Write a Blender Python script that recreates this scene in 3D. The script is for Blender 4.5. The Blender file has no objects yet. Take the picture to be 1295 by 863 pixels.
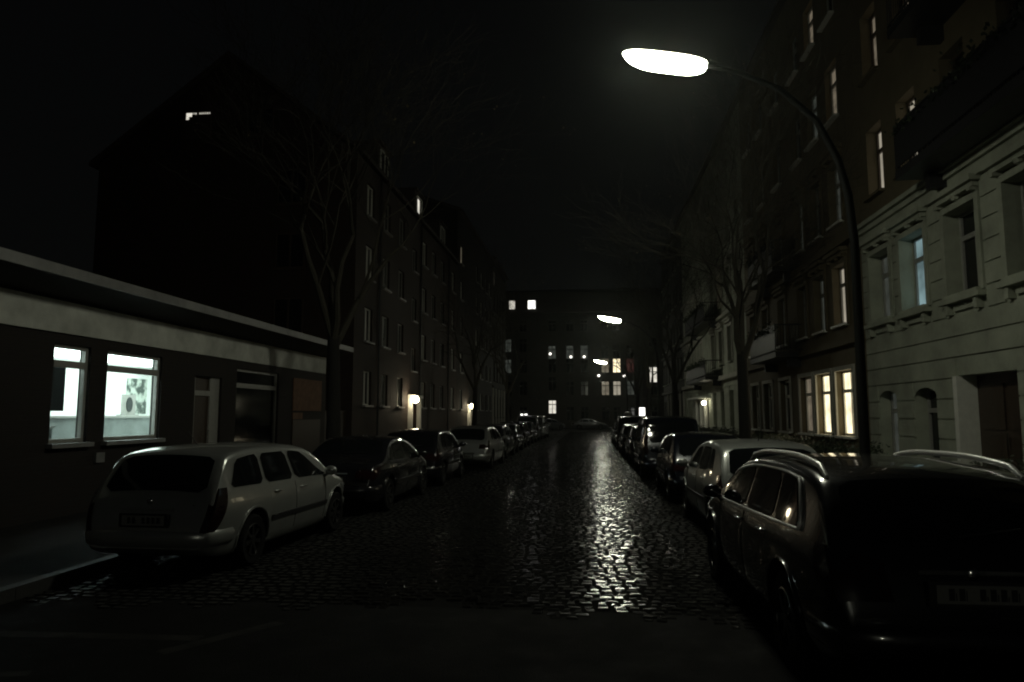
import bpy, bmesh, math, random
from mathutils import Vector, Matrix
R = math.radians
scene = bpy.context.scene
COL = scene.collection
rnd = random.Random(7)

# ------------------------------------------------------------------ materials
def nodes(name):
    m = bpy.data.materials.new(name); m.use_nodes = True
    nt = m.node_tree; b = nt.nodes['Principled BSDF']
    return m, nt, b

def pbr(name, col, rough=.6, metal=0., spec=.5, coat=0., noise=0., nscale=6., bump=0., bscale=40., rvar=0.):
    m, nt, b = nodes(name)
    b.inputs['Roughness'].default_value = rough
    b.inputs['Metallic'].default_value = metal
    b.inputs['Specular IOR Level'].default_value = spec
    b.inputs['Coat Weight'].default_value = coat
    b.inputs['Coat Roughness'].default_value = .03
    c = (*col, 1)
    b.inputs['Base Color'].default_value = c
    tc = nt.nodes.new('ShaderNodeTexCoord')
    if noise or rvar:
        n = nt.nodes.new('ShaderNodeTexNoise'); n.inputs['Scale'].default_value = nscale
        n.inputs['Detail'].default_value = 5; n.inputs['Roughness'].default_value = .65
        nt.links.new(tc.outputs['Object'], n.inputs['Vector'])
        if noise:
            r = nt.nodes.new('ShaderNodeMapRange')
            r.inputs['From Min'].default_value = .3; r.inputs['From Max'].default_value = .7
            r.inputs['To Min'].default_value = 1 - noise; r.inputs['To Max'].default_value = 1 + noise
            nt.links.new(n.outputs['Fac'], r.inputs['Value'])
            mx = nt.nodes.new('ShaderNodeMix'); mx.data_type = 'RGBA'; mx.blend_type = 'MULTIPLY'
            mx.inputs[0].default_value = 1; mx.inputs[6].default_value = c
            nt.links.new(r.outputs[0], mx.inputs[7]); nt.links.new(mx.outputs[2], b.inputs['Base Color'])
        if rvar:
            r = nt.nodes.new('ShaderNodeMapRange')
            r.inputs['From Min'].default_value = .3; r.inputs['From Max'].default_value = .7
            r.inputs['To Min'].default_value = max(.02, rough - rvar); r.inputs['To Max'].default_value = rough + rvar
            nt.links.new(n.outputs['Fac'], r.inputs['Value']); nt.links.new(r.outputs[0], b.inputs['Roughness'])
    if bump:
        n = nt.nodes.new('ShaderNodeTexNoise'); n.inputs['Scale'].default_value = bscale; n.inputs['Detail'].default_value = 4
        nt.links.new(tc.outputs['Object'], n.inputs['Vector'])
        bp = nt.nodes.new('ShaderNodeBump'); bp.inputs['Strength'].default_value = bump; bp.inputs['Distance'].default_value = .02
        nt.links.new(n.outputs['Fac'], bp.inputs['Height']); nt.links.new(bp.outputs['Normal'], b.inputs['Normal'])
    return m

def brick(name, c1, c2, mortar):
    m, nt, b = nodes(name)
    tc = nt.nodes.new('ShaderNodeTexCoord'); sp = nt.nodes.new('ShaderNodeSeparateXYZ'); cb = nt.nodes.new('ShaderNodeCombineXYZ')
    nt.links.new(tc.outputs['Object'], sp.inputs[0])
    ad = nt.nodes.new('ShaderNodeMath'); ad.operation = 'ADD'
    nt.links.new(sp.outputs['X'], ad.inputs[0]); nt.links.new(sp.outputs['Y'], ad.inputs[1])
    nt.links.new(ad.outputs[0], cb.inputs['X']); nt.links.new(sp.outputs['Z'], cb.inputs['Y'])
    t = nt.nodes.new('ShaderNodeTexBrick')
    t.inputs['Color1'].default_value = (*c1, 1); t.inputs['Color2'].default_value = (*c2, 1); t.inputs['Mortar'].default_value = (*mortar, 1)
    t.inputs['Scale'].default_value = 1; t.inputs['Mortar Size'].default_value = .008
    t.inputs['Brick Width'].default_value = .25; t.inputs['Row Height'].default_value = .077
    nt.links.new(cb.outputs[0], t.inputs['Vector']); nt.links.new(t.outputs['Color'], b.inputs['Base Color'])
    bp = nt.nodes.new('ShaderNodeBump'); bp.inputs['Strength'].default_value = .5; bp.inputs['Distance'].default_value = .01; bp.invert = True
    nt.links.new(t.outputs['Fac'], bp.inputs['Height']); nt.links.new(bp.outputs['Normal'], b.inputs['Normal'])
    b.inputs['Roughness'].default_value = .8
    return m

def emit(name, col, s, var=0., vscale=2.):
    m, nt, b = nodes(name)
    b.inputs['Base Color'].default_value = (.05, .05, .05, 1)
    b.inputs['Emission Color'].default_value = (*col, 1); b.inputs['Emission Strength'].default_value = s
    b.inputs['Roughness'].default_value = .15
    if var:
        tc = nt.nodes.new('ShaderNodeTexCoord'); n = nt.nodes.new('ShaderNodeTexNoise')
        n.inputs['Scale'].default_value = vscale; n.inputs['Detail'].default_value = 3
        nt.links.new(tc.outputs['Object'], n.inputs['Vector'])
        r = nt.nodes.new('ShaderNodeMapRange'); r.inputs['From Min'].default_value = .32; r.inputs['From Max'].default_value = .68
        r.inputs['To Min'].default_value = s * (1 - var); r.inputs['To Max'].default_value = s * (1 + var * .5)
        nt.links.new(n.outputs['Fac'], r.inputs['Value']); nt.links.new(r.outputs[0], b.inputs['Emission Strength'])
    return m

M = dict(
    ground=pbr('ground_soil', (.05, .048, .045), .9, noise=.2, nscale=.5),
    asphalt=pbr('wet_asphalt', (.006, .006, .006), .9, spec=.15, noise=.25, nscale=2.2, bump=.6, bscale=120, rvar=.12),
    joint=pbr('cobble_joint', (.005, .005, .0045), .95, spec=.1, noise=.3, nscale=9),
    pave=pbr('pavement', (.018, .018, .017), .9, spec=.2, noise=.25, nscale=3, bump=.3, bscale=60),
    kerb=pbr('kerb_granite', (.02, .02, .019), .7, noise=.25, nscale=8, bump=.3),
    paint=pbr('road_paint', (.018, .018, .017), .85, spec=.12, noise=.6, nscale=4),
    brick=brick('red_brick', (.034, .018, .012), (.024, .013, .010), (.028, .024, .02)),
    brick2=brick('dark_brick', (.014, .009, .007), (.010, .007, .006), (.013, .012, .01)),
    stucco=pbr('grey_stucco', (.34, .36, .29), .85, noise=.26, nscale=1.2, bump=.25, bscale=30),
    stucco_l=pbr('pale_stucco', (.42, .41, .36), .85, noise=.15, nscale=1.4, bump=.25, bscale=30),
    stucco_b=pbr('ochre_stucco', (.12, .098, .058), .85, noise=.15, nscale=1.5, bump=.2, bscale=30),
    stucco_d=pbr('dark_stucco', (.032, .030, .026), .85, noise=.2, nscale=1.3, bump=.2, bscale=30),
    fascia=pbr('fascia_render', (.52, .53, .49), .85, noise=.3, nscale=1.4, bump=.2, bscale=25),
    orange_lit=pbr('orange_lit_brick', (.17, .095, .06), .85, noise=.3, nscale=5, bump=.4, bscale=14),  # brick tone with the passage's orange light painted in
    roof=pbr('roof_tile', (.05, .04, .036), .75, noise=.2, nscale=4, bump=.3, bscale=12),
    zinc=pbr('zinc_edge', (.25, .25, .25), .55, .3, noise=.2, nscale=3),
    whitep=pbr('white_joinery', (.72, .72, .66), .5, noise=.08, nscale=9),
    dimp=pbr('grey_joinery', (.30, .30, .28), .5, noise=.1, nscale=9),
    brownp=pbr('brown_joinery', (.05, .035, .025), .5, noise=.2, nscale=9),
    glass=pbr('dark_window_glass', (.008, .009, .010), .08, spec=.5),
    curtain=pbr('curtained_glass', (.10, .10, .09), .25, noise=.5, nscale=3),
    iron=pbr('dark_iron', (.02, .02, .022), .5, .3, noise=.3, nscale=20),
    pole=pbr('lamp_post_paint', (.003, .0035, .003), .7, .0, spec=.12, noise=.25, nscale=9),
    bark=pbr('tree_bark', (.008, .007, .006), .9, noise=.35, nscale=7, bump=.8, bscale=18),
    twig=pbr('tree_twig', (.028, .025, .017), .85, noise=.3, nscale=4),
    leaf=pbr('dead_leaf', (.10, .08, .04), .7, noise=.3, nscale=3),
    hedge=pbr('hedge_leaf', (.022, .032, .015), .55, noise=.4, nscale=5),
    tyre=pbr('tyre_rubber', (.005, .005, .005), .9, spec=.15, noise=.2, nscale=30),
    rim=pbr('alloy_rim', (.05, .05, .05), .35, .7, noise=.1, nscale=20),
    well=pbr('wheel_well', (.006, .006, .006), .9, noise=.1, nscale=20),
    trim=pbr('black_trim', (.013, .013, .014), .5, noise=.2, nscale=30),
    chrome=pbr('chrome_trim', (.7, .7, .7), .18, 1., noise=.05, nscale=20),
    cglass=pbr('car_glass', (.006, .007, .008), .04, spec=.55, noise=.1, nscale=5),
    smoke=pbr('smoked_lens', (.012, .006, .006), .12, spec=.6, noise=.15, nscale=25),
    rail=pbr('brushed_rail', (.75, .75, .74), .38, .6, noise=.05, nscale=20),
    tail=pbr('tail_lens', (.015, .005, .005), .12, spec=.6, noise=.15, nscale=25),
    tailw=pbr('clear_lens', (.35, .33, .32), .12, spec=.6, noise=.1, nscale=30),
    head=pbr('head_lens', (.42, .43, .44), .10, .5, spec=.7, noise=.25, nscale=35),
    plate=pbr('number_plate', (.16, .16, .15), .5, noise=.1, nscale=20),
    silver=pbr('silver_car_paint', (.33, .34, .33), .30, .6, coat=.8, noise=.06, nscale=2.5),
    lightc=pbr('light_car_paint', (.20, .21, .20), .34, .3, coat=.8, noise=.06, nscale=2.5),
    black=pbr('black_car_paint', (.008, .008, .01), .25, coat=1., noise=.1, nscale=3),
    blue=pbr('night_blue_car_paint', (.006, .008, .014), .25, .3, coat=1., noise=.1, nscale=3),
    grey=pbr('grey_car_paint', (.05, .052, .055), .3, .5, coat=1., noise=.08, nscale=3),
    wallw=pbr('shop_white_wall', (.75, .77, .75), .8, noise=.03, nscale=2),
    deskg=pbr('shop_grey_counter', (.16, .18, .175), .6, noise=.25, nscale=2.5),
    board=pbr('shop_dark_board', (.03, .035, .035), .7, noise=.2, nscale=3),
    lamp=emit('street_lamp_tube', (.99, 1, .79), 96),
    shoplight=emit('shop_ceiling_tube', (.84, 1, .95), 5),
    warm=emit('warm_lit_window', (1, .86, .55), 1.8, .45, 1.6),
    warmd=emit('dim_warm_lit_window', (1, .84, .60), .14, .5, 2.2),
    white=emit('white_lit_window', (1, .95, .82), .85, .3, 2.),
    beige=emit('beige_lit_window', (1, .90, .70), .34, .25, 1.2),
    cool=emit('cool_lit_window', (.62, .95, 1.), .30, .6, 1.1),
    dimg=emit('dim_grey_lit_window', (.9, 1, .85), .04, .5, 1.8),
    doorl=emit('porch_lamp_glow', (1, .84, .56), 32),
    entry=emit('porch_globe_glow', (1, .92, .66), 16),
    sign=emit('sign_box_glow', (1, 1, .93), 2.2, .15, 3),
    globe=emit('room_globe_glow', (1, .95, .85), 3.),
    redl=emit('red_string_light', (1, .35, .30), .04, .9, 4),
)
# poster: blotchy grey print
def poster_mat():
    m, nt, b = nodes('poster_print')
    tc = nt.nodes.new('ShaderNodeTexCoord'); n = nt.nodes.new('ShaderNodeTexNoise'); n.inputs['Scale'].default_value = 5.5; n.inputs['Detail'].default_value = 5
    cr = nt.nodes.new('ShaderNodeValToRGB'); e = cr.color_ramp.elements
    e[0].position = .42; e[0].color = (.06, .08, .07, 1); e[1].position = .58; e[1].color = (.5, .55, .5, 1)
    nt.links.new(tc.outputs['Object'], n.inputs['Vector']); nt.links.new(n.outputs['Fac'], cr.inputs[0]); nt.links.new(cr.outputs[0], b.inputs['Base Color'])
    return m
M['poster'] = poster_mat()
def cobble_mat():
    m, nt, b = nodes('wet_cobblestone')
    g = nt.nodes.new('ShaderNodeNewGeometry'); tc = nt.nodes.new('ShaderNodeTexCoord')
    cr = nt.nodes.new('ShaderNodeValToRGB'); e = cr.color_ramp.elements
    e[0].color = (.0015, .0015, .0013, 1); e[1].color = (.009, .009, .0078, 1)
    nt.links.new(g.outputs['Random Per Island'], cr.inputs[0]); nt.links.new(cr.outputs[0], b.inputs['Base Color'])
    n = nt.nodes.new('ShaderNodeTexNoise'); n.inputs['Scale'].default_value = .9; n.inputs['Detail'].default_value = 6
    nt.links.new(tc.outputs['Object'], n.inputs['Vector'])
    r = nt.nodes.new('ShaderNodeMapRange'); r.inputs['From Min'].default_value = .3; r.inputs['From Max'].default_value = .7
    r.inputs['To Min'].default_value = .14; r.inputs['To Max'].default_value = .22
    nt.links.new(n.outputs['Fac'], r.inputs['Value'])
    # setts are polished by tyres in the driving lane, dull where cars park
    sx = nt.nodes.new('ShaderNodeSeparateXYZ'); nt.links.new(tc.outputs['Object'], sx.inputs[0])
    a1 = nt.nodes.new('ShaderNodeMath'); a1.operation = 'ADD'; a1.inputs[1].default_value = .45; nt.links.new(sx.outputs['X'], a1.inputs[0])
    a2 = nt.nodes.new('ShaderNodeMath'); a2.operation = 'ABSOLUTE'; nt.links.new(a1.outputs[0], a2.inputs[0])
    mr = nt.nodes.new('ShaderNodeMapRange'); mr.inputs['From Min'].default_value = 1.4; mr.inputs['From Max'].default_value = 3.3
    mr.inputs['To Min'].default_value = 0; mr.inputs['To Max'].default_value = .5; nt.links.new(a2.outputs[0], mr.inputs['Value'])
    a3 = nt.nodes.new('ShaderNodeMath'); a3.operation = 'ADD'; nt.links.new(r.outputs[0], a3.inputs[0]); nt.links.new(mr.outputs[0], a3.inputs[1])
    nt.links.new(a3.outputs[0], b.inputs['Roughness'])
    n2 = nt.nodes.new('ShaderNodeTexNoise'); n2.inputs['Scale'].default_value = 28; n2.inputs['Detail'].default_value = 4
    nt.links.new(tc.outputs['Object'], n2.inputs['Vector'])
    bp = nt.nodes.new('ShaderNodeBump'); bp.inputs['Strength'].default_value = .25; bp.inputs['Distance'].default_value = .003
    nt.links.new(n2.outputs['Fac'], bp.inputs['Height']); nt.links.new(bp.outputs['Normal'], b.inputs['Normal'])
    b.inputs['Specular IOR Level'].default_value = .5
    return m
M['cobble'] = cobble_mat()

# ------------------------------------------------------------------ mesh builder
class MB:
    def __init__(s): s.v = []; s.f = []; s.m = []
    def quad(s, a, b, c, d, mi=0):
        i = len(s.v); s.v += [a, b, c, d]; s.f.append((i, i+1, i+2, i+3)); s.m.append(mi)
    def box(s, x0, x1, y0, y1, z0, z1, mi=0):
        if x0 > x1: x0, x1 = x1, x0
        if y0 > y1: y0, y1 = y1, y0
        i = len(s.v)
        s.v += [(x, y, z) for z in (z0, z1) for y in (y0, y1) for x in (x0, x1)]
        for f in ((0,2,3,1), (4,5,7,6), (0,1,5,4), (2,6,7,3), (0,4,6,2), (1,3,7,5)):
            s.f.append(tuple(i+k for k in f)); s.m.append(mi)
    def grid(s, P, nu, nv, mi=0, wrap=False):
        i = len(s.v)
        for a in range(nu):
            for b in range(nv): s.v.append(tuple(P(a, b)))
        for a in range(nu-1):
            for b in range(nv - (0 if wrap else 1)):
                b2 = (b+1) % nv
                s.f.append((i+a*nv+b, i+(a+1)*nv+b, i+(a+1)*nv+b2, i+a*nv+b2)); s.m.append(mi)
    def tube(s, pts, rad, n=6, mi=0, cap=True):
        pts = [Vector(p) for p in pts]
        if not hasattr(rad, '__len__'): rad = [rad]*len(pts)
        i = len(s.v); prev = None
        for k, p in enumerate(pts):
            t = (pts[min(k+1, len(pts)-1)] - pts[max(k-1, 0)]).normalized()
            if prev is None:
                u = t.cross(Vector((0, 0, 1)))
                if u.length < .05: u = t.cross(Vector((1, 0, 0)))
            else: u = prev - t * prev.dot(t)
            u.normalize(); w = t.cross(u); prev = u
            for q in range(n):
                a = 2*math.pi*q/n
                s.v.append(tuple(p + (u*math.cos(a) + w*math.sin(a))*rad[k]))
        for k in range(len(pts)-1):
            for q in range(n):
                q2 = (q+1) % n
                s.f.append((i+k*n+q, i+k*n+q2, i+(k+1)*n+q2, i+(k+1)*n+q)); s.m.append(mi)
        if cap:
            s.f.append(tuple(i+q for q in reversed(range(n)))); s.m.append(mi)
            s.f.append(tuple(i+(len(pts)-1)*n+q for q in range(n))); s.m.append(mi)
    def lathe(s, prof, c, axis='z', n=20, mi=0):       # prof: (r, h)
        i = len(s.v)
        for r, h in prof:
            for q in range(n):
                a = 2*math.pi*q/n; x, y = r*math.cos(a), r*math.sin(a)
                p = {'z': (x, y, h), 'x': (h, x, y), 'y': (x, h, y)}[axis]
                s.v.append((c[0]+p[0], c[1]+p[1], c[2]+p[2]))
        for k in range(len(prof)-1):
            for q in range(n):
                q2 = (q+1) % n
                s.f.append((i+k*n+q, i+k*n+q2, i+(k+1)*n+q2, i+(k+1)*n+q)); s.m.append(mi)
    def sphere(s, c, r, n=12, mi=0, sc=(1, 1, 1)):
        s.grid(lambda a, b: (c[0]+sc[0]*r*math.sin(math.pi*a/(n//2))*math.cos(2*math.pi*b/n),
                             c[1]+sc[1]*r*math.sin(math.pi*a/(n//2))*math.sin(2*math.pi*b/n),
                             c[2]+sc[2]*r*math.cos(math.pi*a/(n//2))), n//2+1, n, mi, True)
    def mesh(s, name, mats, smooth=None, origin=None):
        me = bpy.data.meshes.new(name)
        v = s.v if origin is None else [(p[0]-origin[0], p[1]-origin[1], p[2]-origin[2]) for p in s.v]
        me.from_pydata(v, [], s.f)
        for m in (mats if isinstance(mats, (list, tuple)) else [mats]): me.materials.append(m)
        me.polygons.foreach_set('material_index', s.m)
        if smooth is not None:
            bm = bmesh.new(); bm.from_mesh(me); bmesh.ops.remove_doubles(bm, verts=bm.verts, dist=.0004)
            bmesh.ops.recalc_face_normals(bm, faces=bm.faces); bm.to_mesh(me); bm.free()
            me.shade_smooth(); me.set_sharp_from_angle(angle=R(smooth))
        me.update(); return me
    def build(s, name, mats, parent=None, smooth=None, local=False):
        org = None
        if parent is not None and not local:
            org = Vector(parent.location); q = parent.parent
            while q is not None: org += q.location; q = q.parent
        return link(name, s.mesh(name, mats, smooth, org), parent)

def link(name, me, parent=None):
    o = bpy.data.objects.new(name, me); COL.objects.link(o)
    if parent is not None: o.parent = parent
    return o
def tag(o, label=None, cat=None, group=None, kind=None):
    if label: o['label'] = label
    if cat: o['category'] = cat
    if group: o['group'] = group
    if kind: o['kind'] = kind
    return o
def thing(name, label, cat, loc=(0, 0, 0), rz=0, group=None):
    o = bpy.data.objects.new(name, None); COL.objects.link(o)
    o.location = loc; o.rotation_euler = (0, 0, rz); o.empty_display_size = .3
    return tag(o, label, cat, group)
def children(o): return [c for c in bpy.data.objects if c.parent == o]
def copy_tree(o, parent=None):
    c = o.copy(); COL.objects.link(c); c.parent = parent
    for ch in children(o): copy_tree(ch, c)
    return c

# ------------------------------------------------------------------ camera, world
cam = bpy.data.cameras.new('camera'); co = bpy.data.objects.new('camera', cam); COL.objects.link(co)
cam.lens = 25.02; cam.sensor_width = 36; cam.clip_end = 2000; cam.clip_start = .05
co.location = (0, 0, 1.85); co.rotation_euler = (R(90+5.93), 0, R(6.15)); scene.camera = co
w = bpy.data.worlds.new('World'); scene.world = w; w.use_nodes = True
nt = w.node_tree; bg = nt.nodes['Background']
sky = nt.nodes.new('ShaderNodeTexSky'); sky.sky_type = 'NISHITA'; sky.sun_disc = False
sky.sun_elevation = R(-4.5); sky.sun_rotation = R(200)
tc = nt.nodes.new('ShaderNodeTexCoord'); sp = nt.nodes.new('ShaderNodeSeparateXYZ'); nt.links.new(tc.outputs['Generated'], sp.inputs[0])
rp = nt.nodes.new('ShaderNodeValToRGB'); e = rp.color_ramp.elements      # overcast city glow, a little stronger low down
e[0].position = 0; e[0].color = (.021, .023, .022, 1); e[1].position = .8; e[1].color = (.007, .0075, .009, 1)
nt.links.new(sp.outputs['Z'], rp.inputs[0])
ad = nt.nodes.new('ShaderNodeMix'); ad.data_type = 'RGBA'; ad.blend_type = 'ADD'; ad.inputs[0].default_value = .12
nt.links.new(rp.outputs[0], ad.inputs[6]); nt.links.new(sky.outputs[0], ad.inputs[7])
nt.links.new(ad.outputs[2], bg.inputs['Color']); bg.inputs['Strength'].default_value = .1
scene.cycles.pixel_filter_type = 'BLACKMAN_HARRIS'; scene.cycles.filter_width = 2.0
vs = scene.view_settings; vs.view_transform = 'Standard'; vs.look = 'None'; vs.exposure = 0; vs.gamma = 1

# ------------------------------------------------------------------ ground
def st(o): o['kind'] = 'structure'; return o
b = MB(); b.box(-400, 400, -300, 500, -.5, -.03); st(b.build('ground', M['ground']))
KL, KR = -5.75, 3.55       # kerb lines
b = MB(); b.quad((-14, -18, -.004), (20, -18, -.004), (20, 7.0, -.004), (-14, 7.0, -.004)); st(b.build('road_junction', M['asphalt']))
b = MB(); b.quad((KL, 6.9, -.012), (KR, 6.9, -.012), (KR, 79, -.012), (KL, 79, -.012)); st(b.build('road_bed', M['joint']))
b = MB(); b.quad((-60, 79, -.006), (60, 79, -.006), (60, 95, -.006), (-60, 95, -.006)); st(b.build('cross_street', M['asphalt']))
# cobbles: rows of domed, slightly tilted setts
def cobbles():
    v = []; f = []; mi = []; y = 6.6
    r = random.Random(3)
    while y < 79:
        dy = r.uniform(.115, .15); x = KL + r.uniform(-.1, 0)
        gap = .012
        while x < KR - .05:
            dx = r.uniform(.105, .185) * (1 if y < 40 else 1.25)
            x0 = max(x, KL); x1 = min(x+dx, KR)
            if x1 - x0 > .05:
                # ragged edge of the setts where the asphalt begins
                edge = 6.85 + .16*math.sin(x0*7.3+1) + .35*math.exp(-((x0+1.6)/1.6)**2) - .12*(x0 > 0)*x0*.8 + .12*math.sin(x0*3.1)
                ys = y + .03*math.sin(x0*1.3+y*.6) + r.uniform(-.022, .022)
                if ys > edge - .15 or y > 7.8:
                    i = len(v); tx, ty = r.gauss(0, .02), r.gauss(0, .03); h = r.uniform(.002, .010)
                    xs = (x0+gap, x0+gap+.014, x1-gap-.014, x1-gap); yy = (ys+gap, ys+gap+.02, ys+dy-gap-.02, ys+dy-gap)
                    cx, cy = (x0+x1)/2, ys+dy/2
                    for a in range(4):
                        for c in range(4):
                            cor = (a in (0, 3)) and (c in (0, 3)); rim = (a in (0, 3)) or (c in (0, 3))
                            px = xs[a] + r.uniform(-.012, .012); py = yy[c] + r.uniform(-.012, .012)
                            if cor: px += (cx-px)*.3; py += (cy-py)*.34
                            z = (-.008 if rim else h + r.uniform(-.0012, .0012)) + (px-cx)*tx + (py-cy)*ty
                            v.append((px, py, z))
                    for a in range(3):
                        for c in range(3): f.append((i+a*4+c, i+(a+1)*4+c, i+(a+1)*4+c+1, i+a*4+c+1)); mi.append(0 if a == 1 and c == 1 else 1)
            x += dx
        y += dy
    me = bpy.data.meshes.new('cobblestone_road'); me.from_pydata(v, [], f); me.materials.append(M['cobble']); me.materials.append(M['joint']); me.polygons.foreach_set('material_index', mi)
    return st(link('cobblestone_road', me))
cobbles()
# pavements with kerbs
def pavement(name, x0, x1, y0, y1, kx):
    b = MB(); b.box(x0, x1, y0, y1, -.02, .12); st(b.build(name, M['pave']))
pavement('pavement', -9.0, KL-.14, 4.8, 79, 0); pavement('pavement', KR+.14, 6.0, 4.8, 79, 0)
pavement('pavement', -60, 60, 95, 99.95, 0)
for kx0, kx1 in ((KL-.14, KL), (KR, KR+.14)):
    b = MB(); y = 4.8
    while y < 79:
        b.box(kx0, kx1, y+.004, y+.996, -.03, .13); y += 1.0
    st(b.build('kerb', M['kerb'], smooth=None))
b = MB(); b.box(6.0, 8.0, 5, 79, -.02, .16); st(b.build('front_garden_soil', M['ground']))
# worn road paint at the junction
b = MB()
b.quad((-7.6, 5.62, -.003), (-3.25, 5.78, -.003), (-3.25, 5.92, -.003), (-7.6, 5.78, -.003))
b.quad((-3.42, 5.50, -.002), (-3.3, 5.43, -.002), (-2.72, 6.33, -.002), (-2.84, 6.38, -.002))
b.quad((-6.5, 4.4, -.003), (-4.0, 4.9, -.003), (-4.05, 5.0, -.003), (-6.5, 4.52, -.003))
st(b.build('road_marking', M['paint']))

# ------------------------------------------------------------------ windows and facades
_wc = {}
def win_meshes(w_, h, style):
    """local frame: x = outward depth, y along wall (centred), z up from sill"""
    k = (round(w_, 2), round(h, 2), style)
    if k in _wc: return _wc[k]
    t = .07 if style != 'slim' else .05
    f = MB(); hw = w_/2
    f.box(-.05, .02, -hw, -hw+t, 0, h); f.box(-.05, .02, hw-t, hw, 0, h)
    f.box(-.05, .02, -hw+t, hw-t, 0, t); f.box(-.05, .02, -hw+t, hw-t, h-t, h)
    if style in ('tall',):
        f.box(-.05, .03, -hw+t, hw-t, h*.66, h*.66+.11); f.box(-.05, .024, -.04, .04, t, h*.66); f.box(-.05, .018, -.03, .03, h*.66+.11, h-t)
    elif style == 'shop':
        f.box(-.05, .03, -hw+t, hw-t, h*.765, h*.765+.12)
    elif style == 'slim':
        f.box(-.05, .018, -.03, .03, t, h-t)
    p = MB(); p.quad((-.03, -hw+t, t), (-.03, hw-t, t), (-.03, hw-t, h-t), (-.03, -hw+t, h-t))
    s = MB(); s.box(-.02, .16 if style == 'tall' else .12, -hw-.06, hw+.06, -.08, -.005)
    _wc[k] = (f, p, s); return _wc[k]
_mc = {}
def cached(mb, key, mat, smooth=None):
    if key not in _mc: _mc[key] = mb.mesh(key[0], mat, smooth)
    return _mc[key]

def add_window(bld, side, x, yc, z0, w_, h, style='tall', pane='glass', frame='whitep', sill='stucco', name='window', recess=.2, axis='x', glassless=False):
    f, p, s = win_meshes(w_, h, style)
    k = (round(w_, 2), round(h, 2), style)
    fr = link(name, cached(f, (name, 'f', k, frame), M[frame]), bld)
    rz = 0 if side > 0 else math.pi
    pos = Vector((x - side*recess, yc, z0)) - Vector(bld.location)
    if axis == 'y':     # on a gable wall facing -Y
        rz = -math.pi/2; pos = Vector((yc, x + recess, z0)) - Vector(bld.location)
    fr.location = pos; fr.rotation_euler = (0, 0, rz)
    if not glassless:
        link('pane', cached(p, ('pane', k, pane), M[pane]), fr)
    if sill:
        o = link('sill', cached(s, ('sill', k, sill), M[sill]), fr); o.location = (recess, 0, 0)
    return fr

def wall_with_holes(b, side, x, y0, y1, z0, z1, holes, depth=.3, mi=0, revmi=None, zsplit=None):
    """wall plane at x facing side; holes = (ya, yb, za, zb)"""
    ys = sorted({y0, y1, *[h[0] for h in holes], *[h[1] for h in holes]}); zs = sorted({z0, z1, *[h[2] for h in holes], *[h[3] for h in holes]})
    ys = [y for y in ys if y0-1e-6 <= y <= y1+1e-6]; zs = [z for z in zs if z0-1e-6 <= z <= z1+1e-6]
    for a in range(len(ys)-1):
        for c in range(len(zs)-1):
            cy, cz = (ys[a]+ys[a+1])/2, (zs[c]+zs[c+1])/2
            if any(h[0] < cy < h[1] and h[2] < cz < h[3] for h in holes): continue
            q = [(x, ys[a], zs[c]), (x, ys[a+1], zs[c]), (x, ys[a+1], zs[c+1]), (x, ys[a], zs[c+1])]
            if side < 0: q.reverse()
            b.quad(*q, 1 if zsplit and cz > zsplit else mi)
    rm = mi if revmi is None else revmi
    for (a, c, e_, g) in holes:
        rm = 1 if zsplit and e_ > zsplit else mi
        xi = x - side*depth
        b.quad((x, a, e_), (x, a, g), (xi, a, g), (xi, a, e_), rm); b.quad((x, c, g), (x, c, e_), (xi, c, e_), (xi, c, g), rm)
        b.quad((x, a, g), (x, c, g), (xi, c, g), (xi, a, g), rm); b.quad((x, c, e_), (x, a, e_), (xi, a, e_), (xi, c, e_), rm)

def shell(b, side, x, y0, y1, z0, z1, D=11, mi=0):
    xb = x - side*D
    b.quad((x, y0, z0), (x, y0, z1), (xb, y0, z1), (xb, y0, z0), mi); b.quad((x, y1, z0), (xb, y1, z0), (xb, y1, z1), (x, y1, z1), mi)
    b.quad((xb, y0, z0), (xb, y0, z1), (xb, y1, z1), (xb, y1, z0), mi)

def gable_roof(b, side, x, y0, y1, ze, zr, D=11, oh=.35, mi=0):
    xf, xb, xm = x+side*oh, x-side*(D+oh), x-side*D/2
    t = .18
    for xa in (xf, xb):
        b.quad((xa, y0, ze-.12), (xm, y0, zr), (xm, y1, zr), (xa, y1, ze-.12), mi)
        b.quad((xa, y0, ze-.12-t), (xa, y1, ze-.12-t), (xm, y1, zr-t), (xm, y0, zr-t), mi)
        b.quad((xa, y0, ze-.12-t), (xa, y0, ze-.12), (xa, y1, ze-.12), (xa, y1, ze-.12-t), mi)
        for yy in (y0, y1): b.quad((xa, yy, ze-.12-t), (xm, yy, zr-t), (xm, yy, zr), (xa, yy, ze-.12), mi)

def gable_wall(b, side, x, y, ze, zr, D, mi=0):
    b.v += [(x, y, ze), (x-side*D, y, ze), (x-side*D/2, y, zr)]; i = len(b.v)-3; b.f.append((i, i+1, i+2)); b.m.append(mi)

def courses(side, x, y0, y1, z0, z1, h, gap, holes, proud=.035):
    """rusticated courses, cut round the openings, with a groove between courses"""
    b = MB(); z = z0
    while z < z1 - .05:
        za, zb = z, min(z+h-gap, z1)
        segs = [(y0, y1)]
        for (a, c, e_, g) in holes:
            if e_ < zb - .01 and g > za + .01:
                ns = []
                for s0, s1 in segs:
                    if c <= s0 or a >= s1: ns.append((s0, s1)); continue
                    if a > s0: ns.append((s0, a))
                    if c < s1: ns.append((c, s1))
                segs = ns
        for s0, s1 in segs:
            if s1 - s0 > .04: b.box(x+side*.001, x+side*proud, s0+.002, s1-.002, za, zb)
        z += h
    return b

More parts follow.
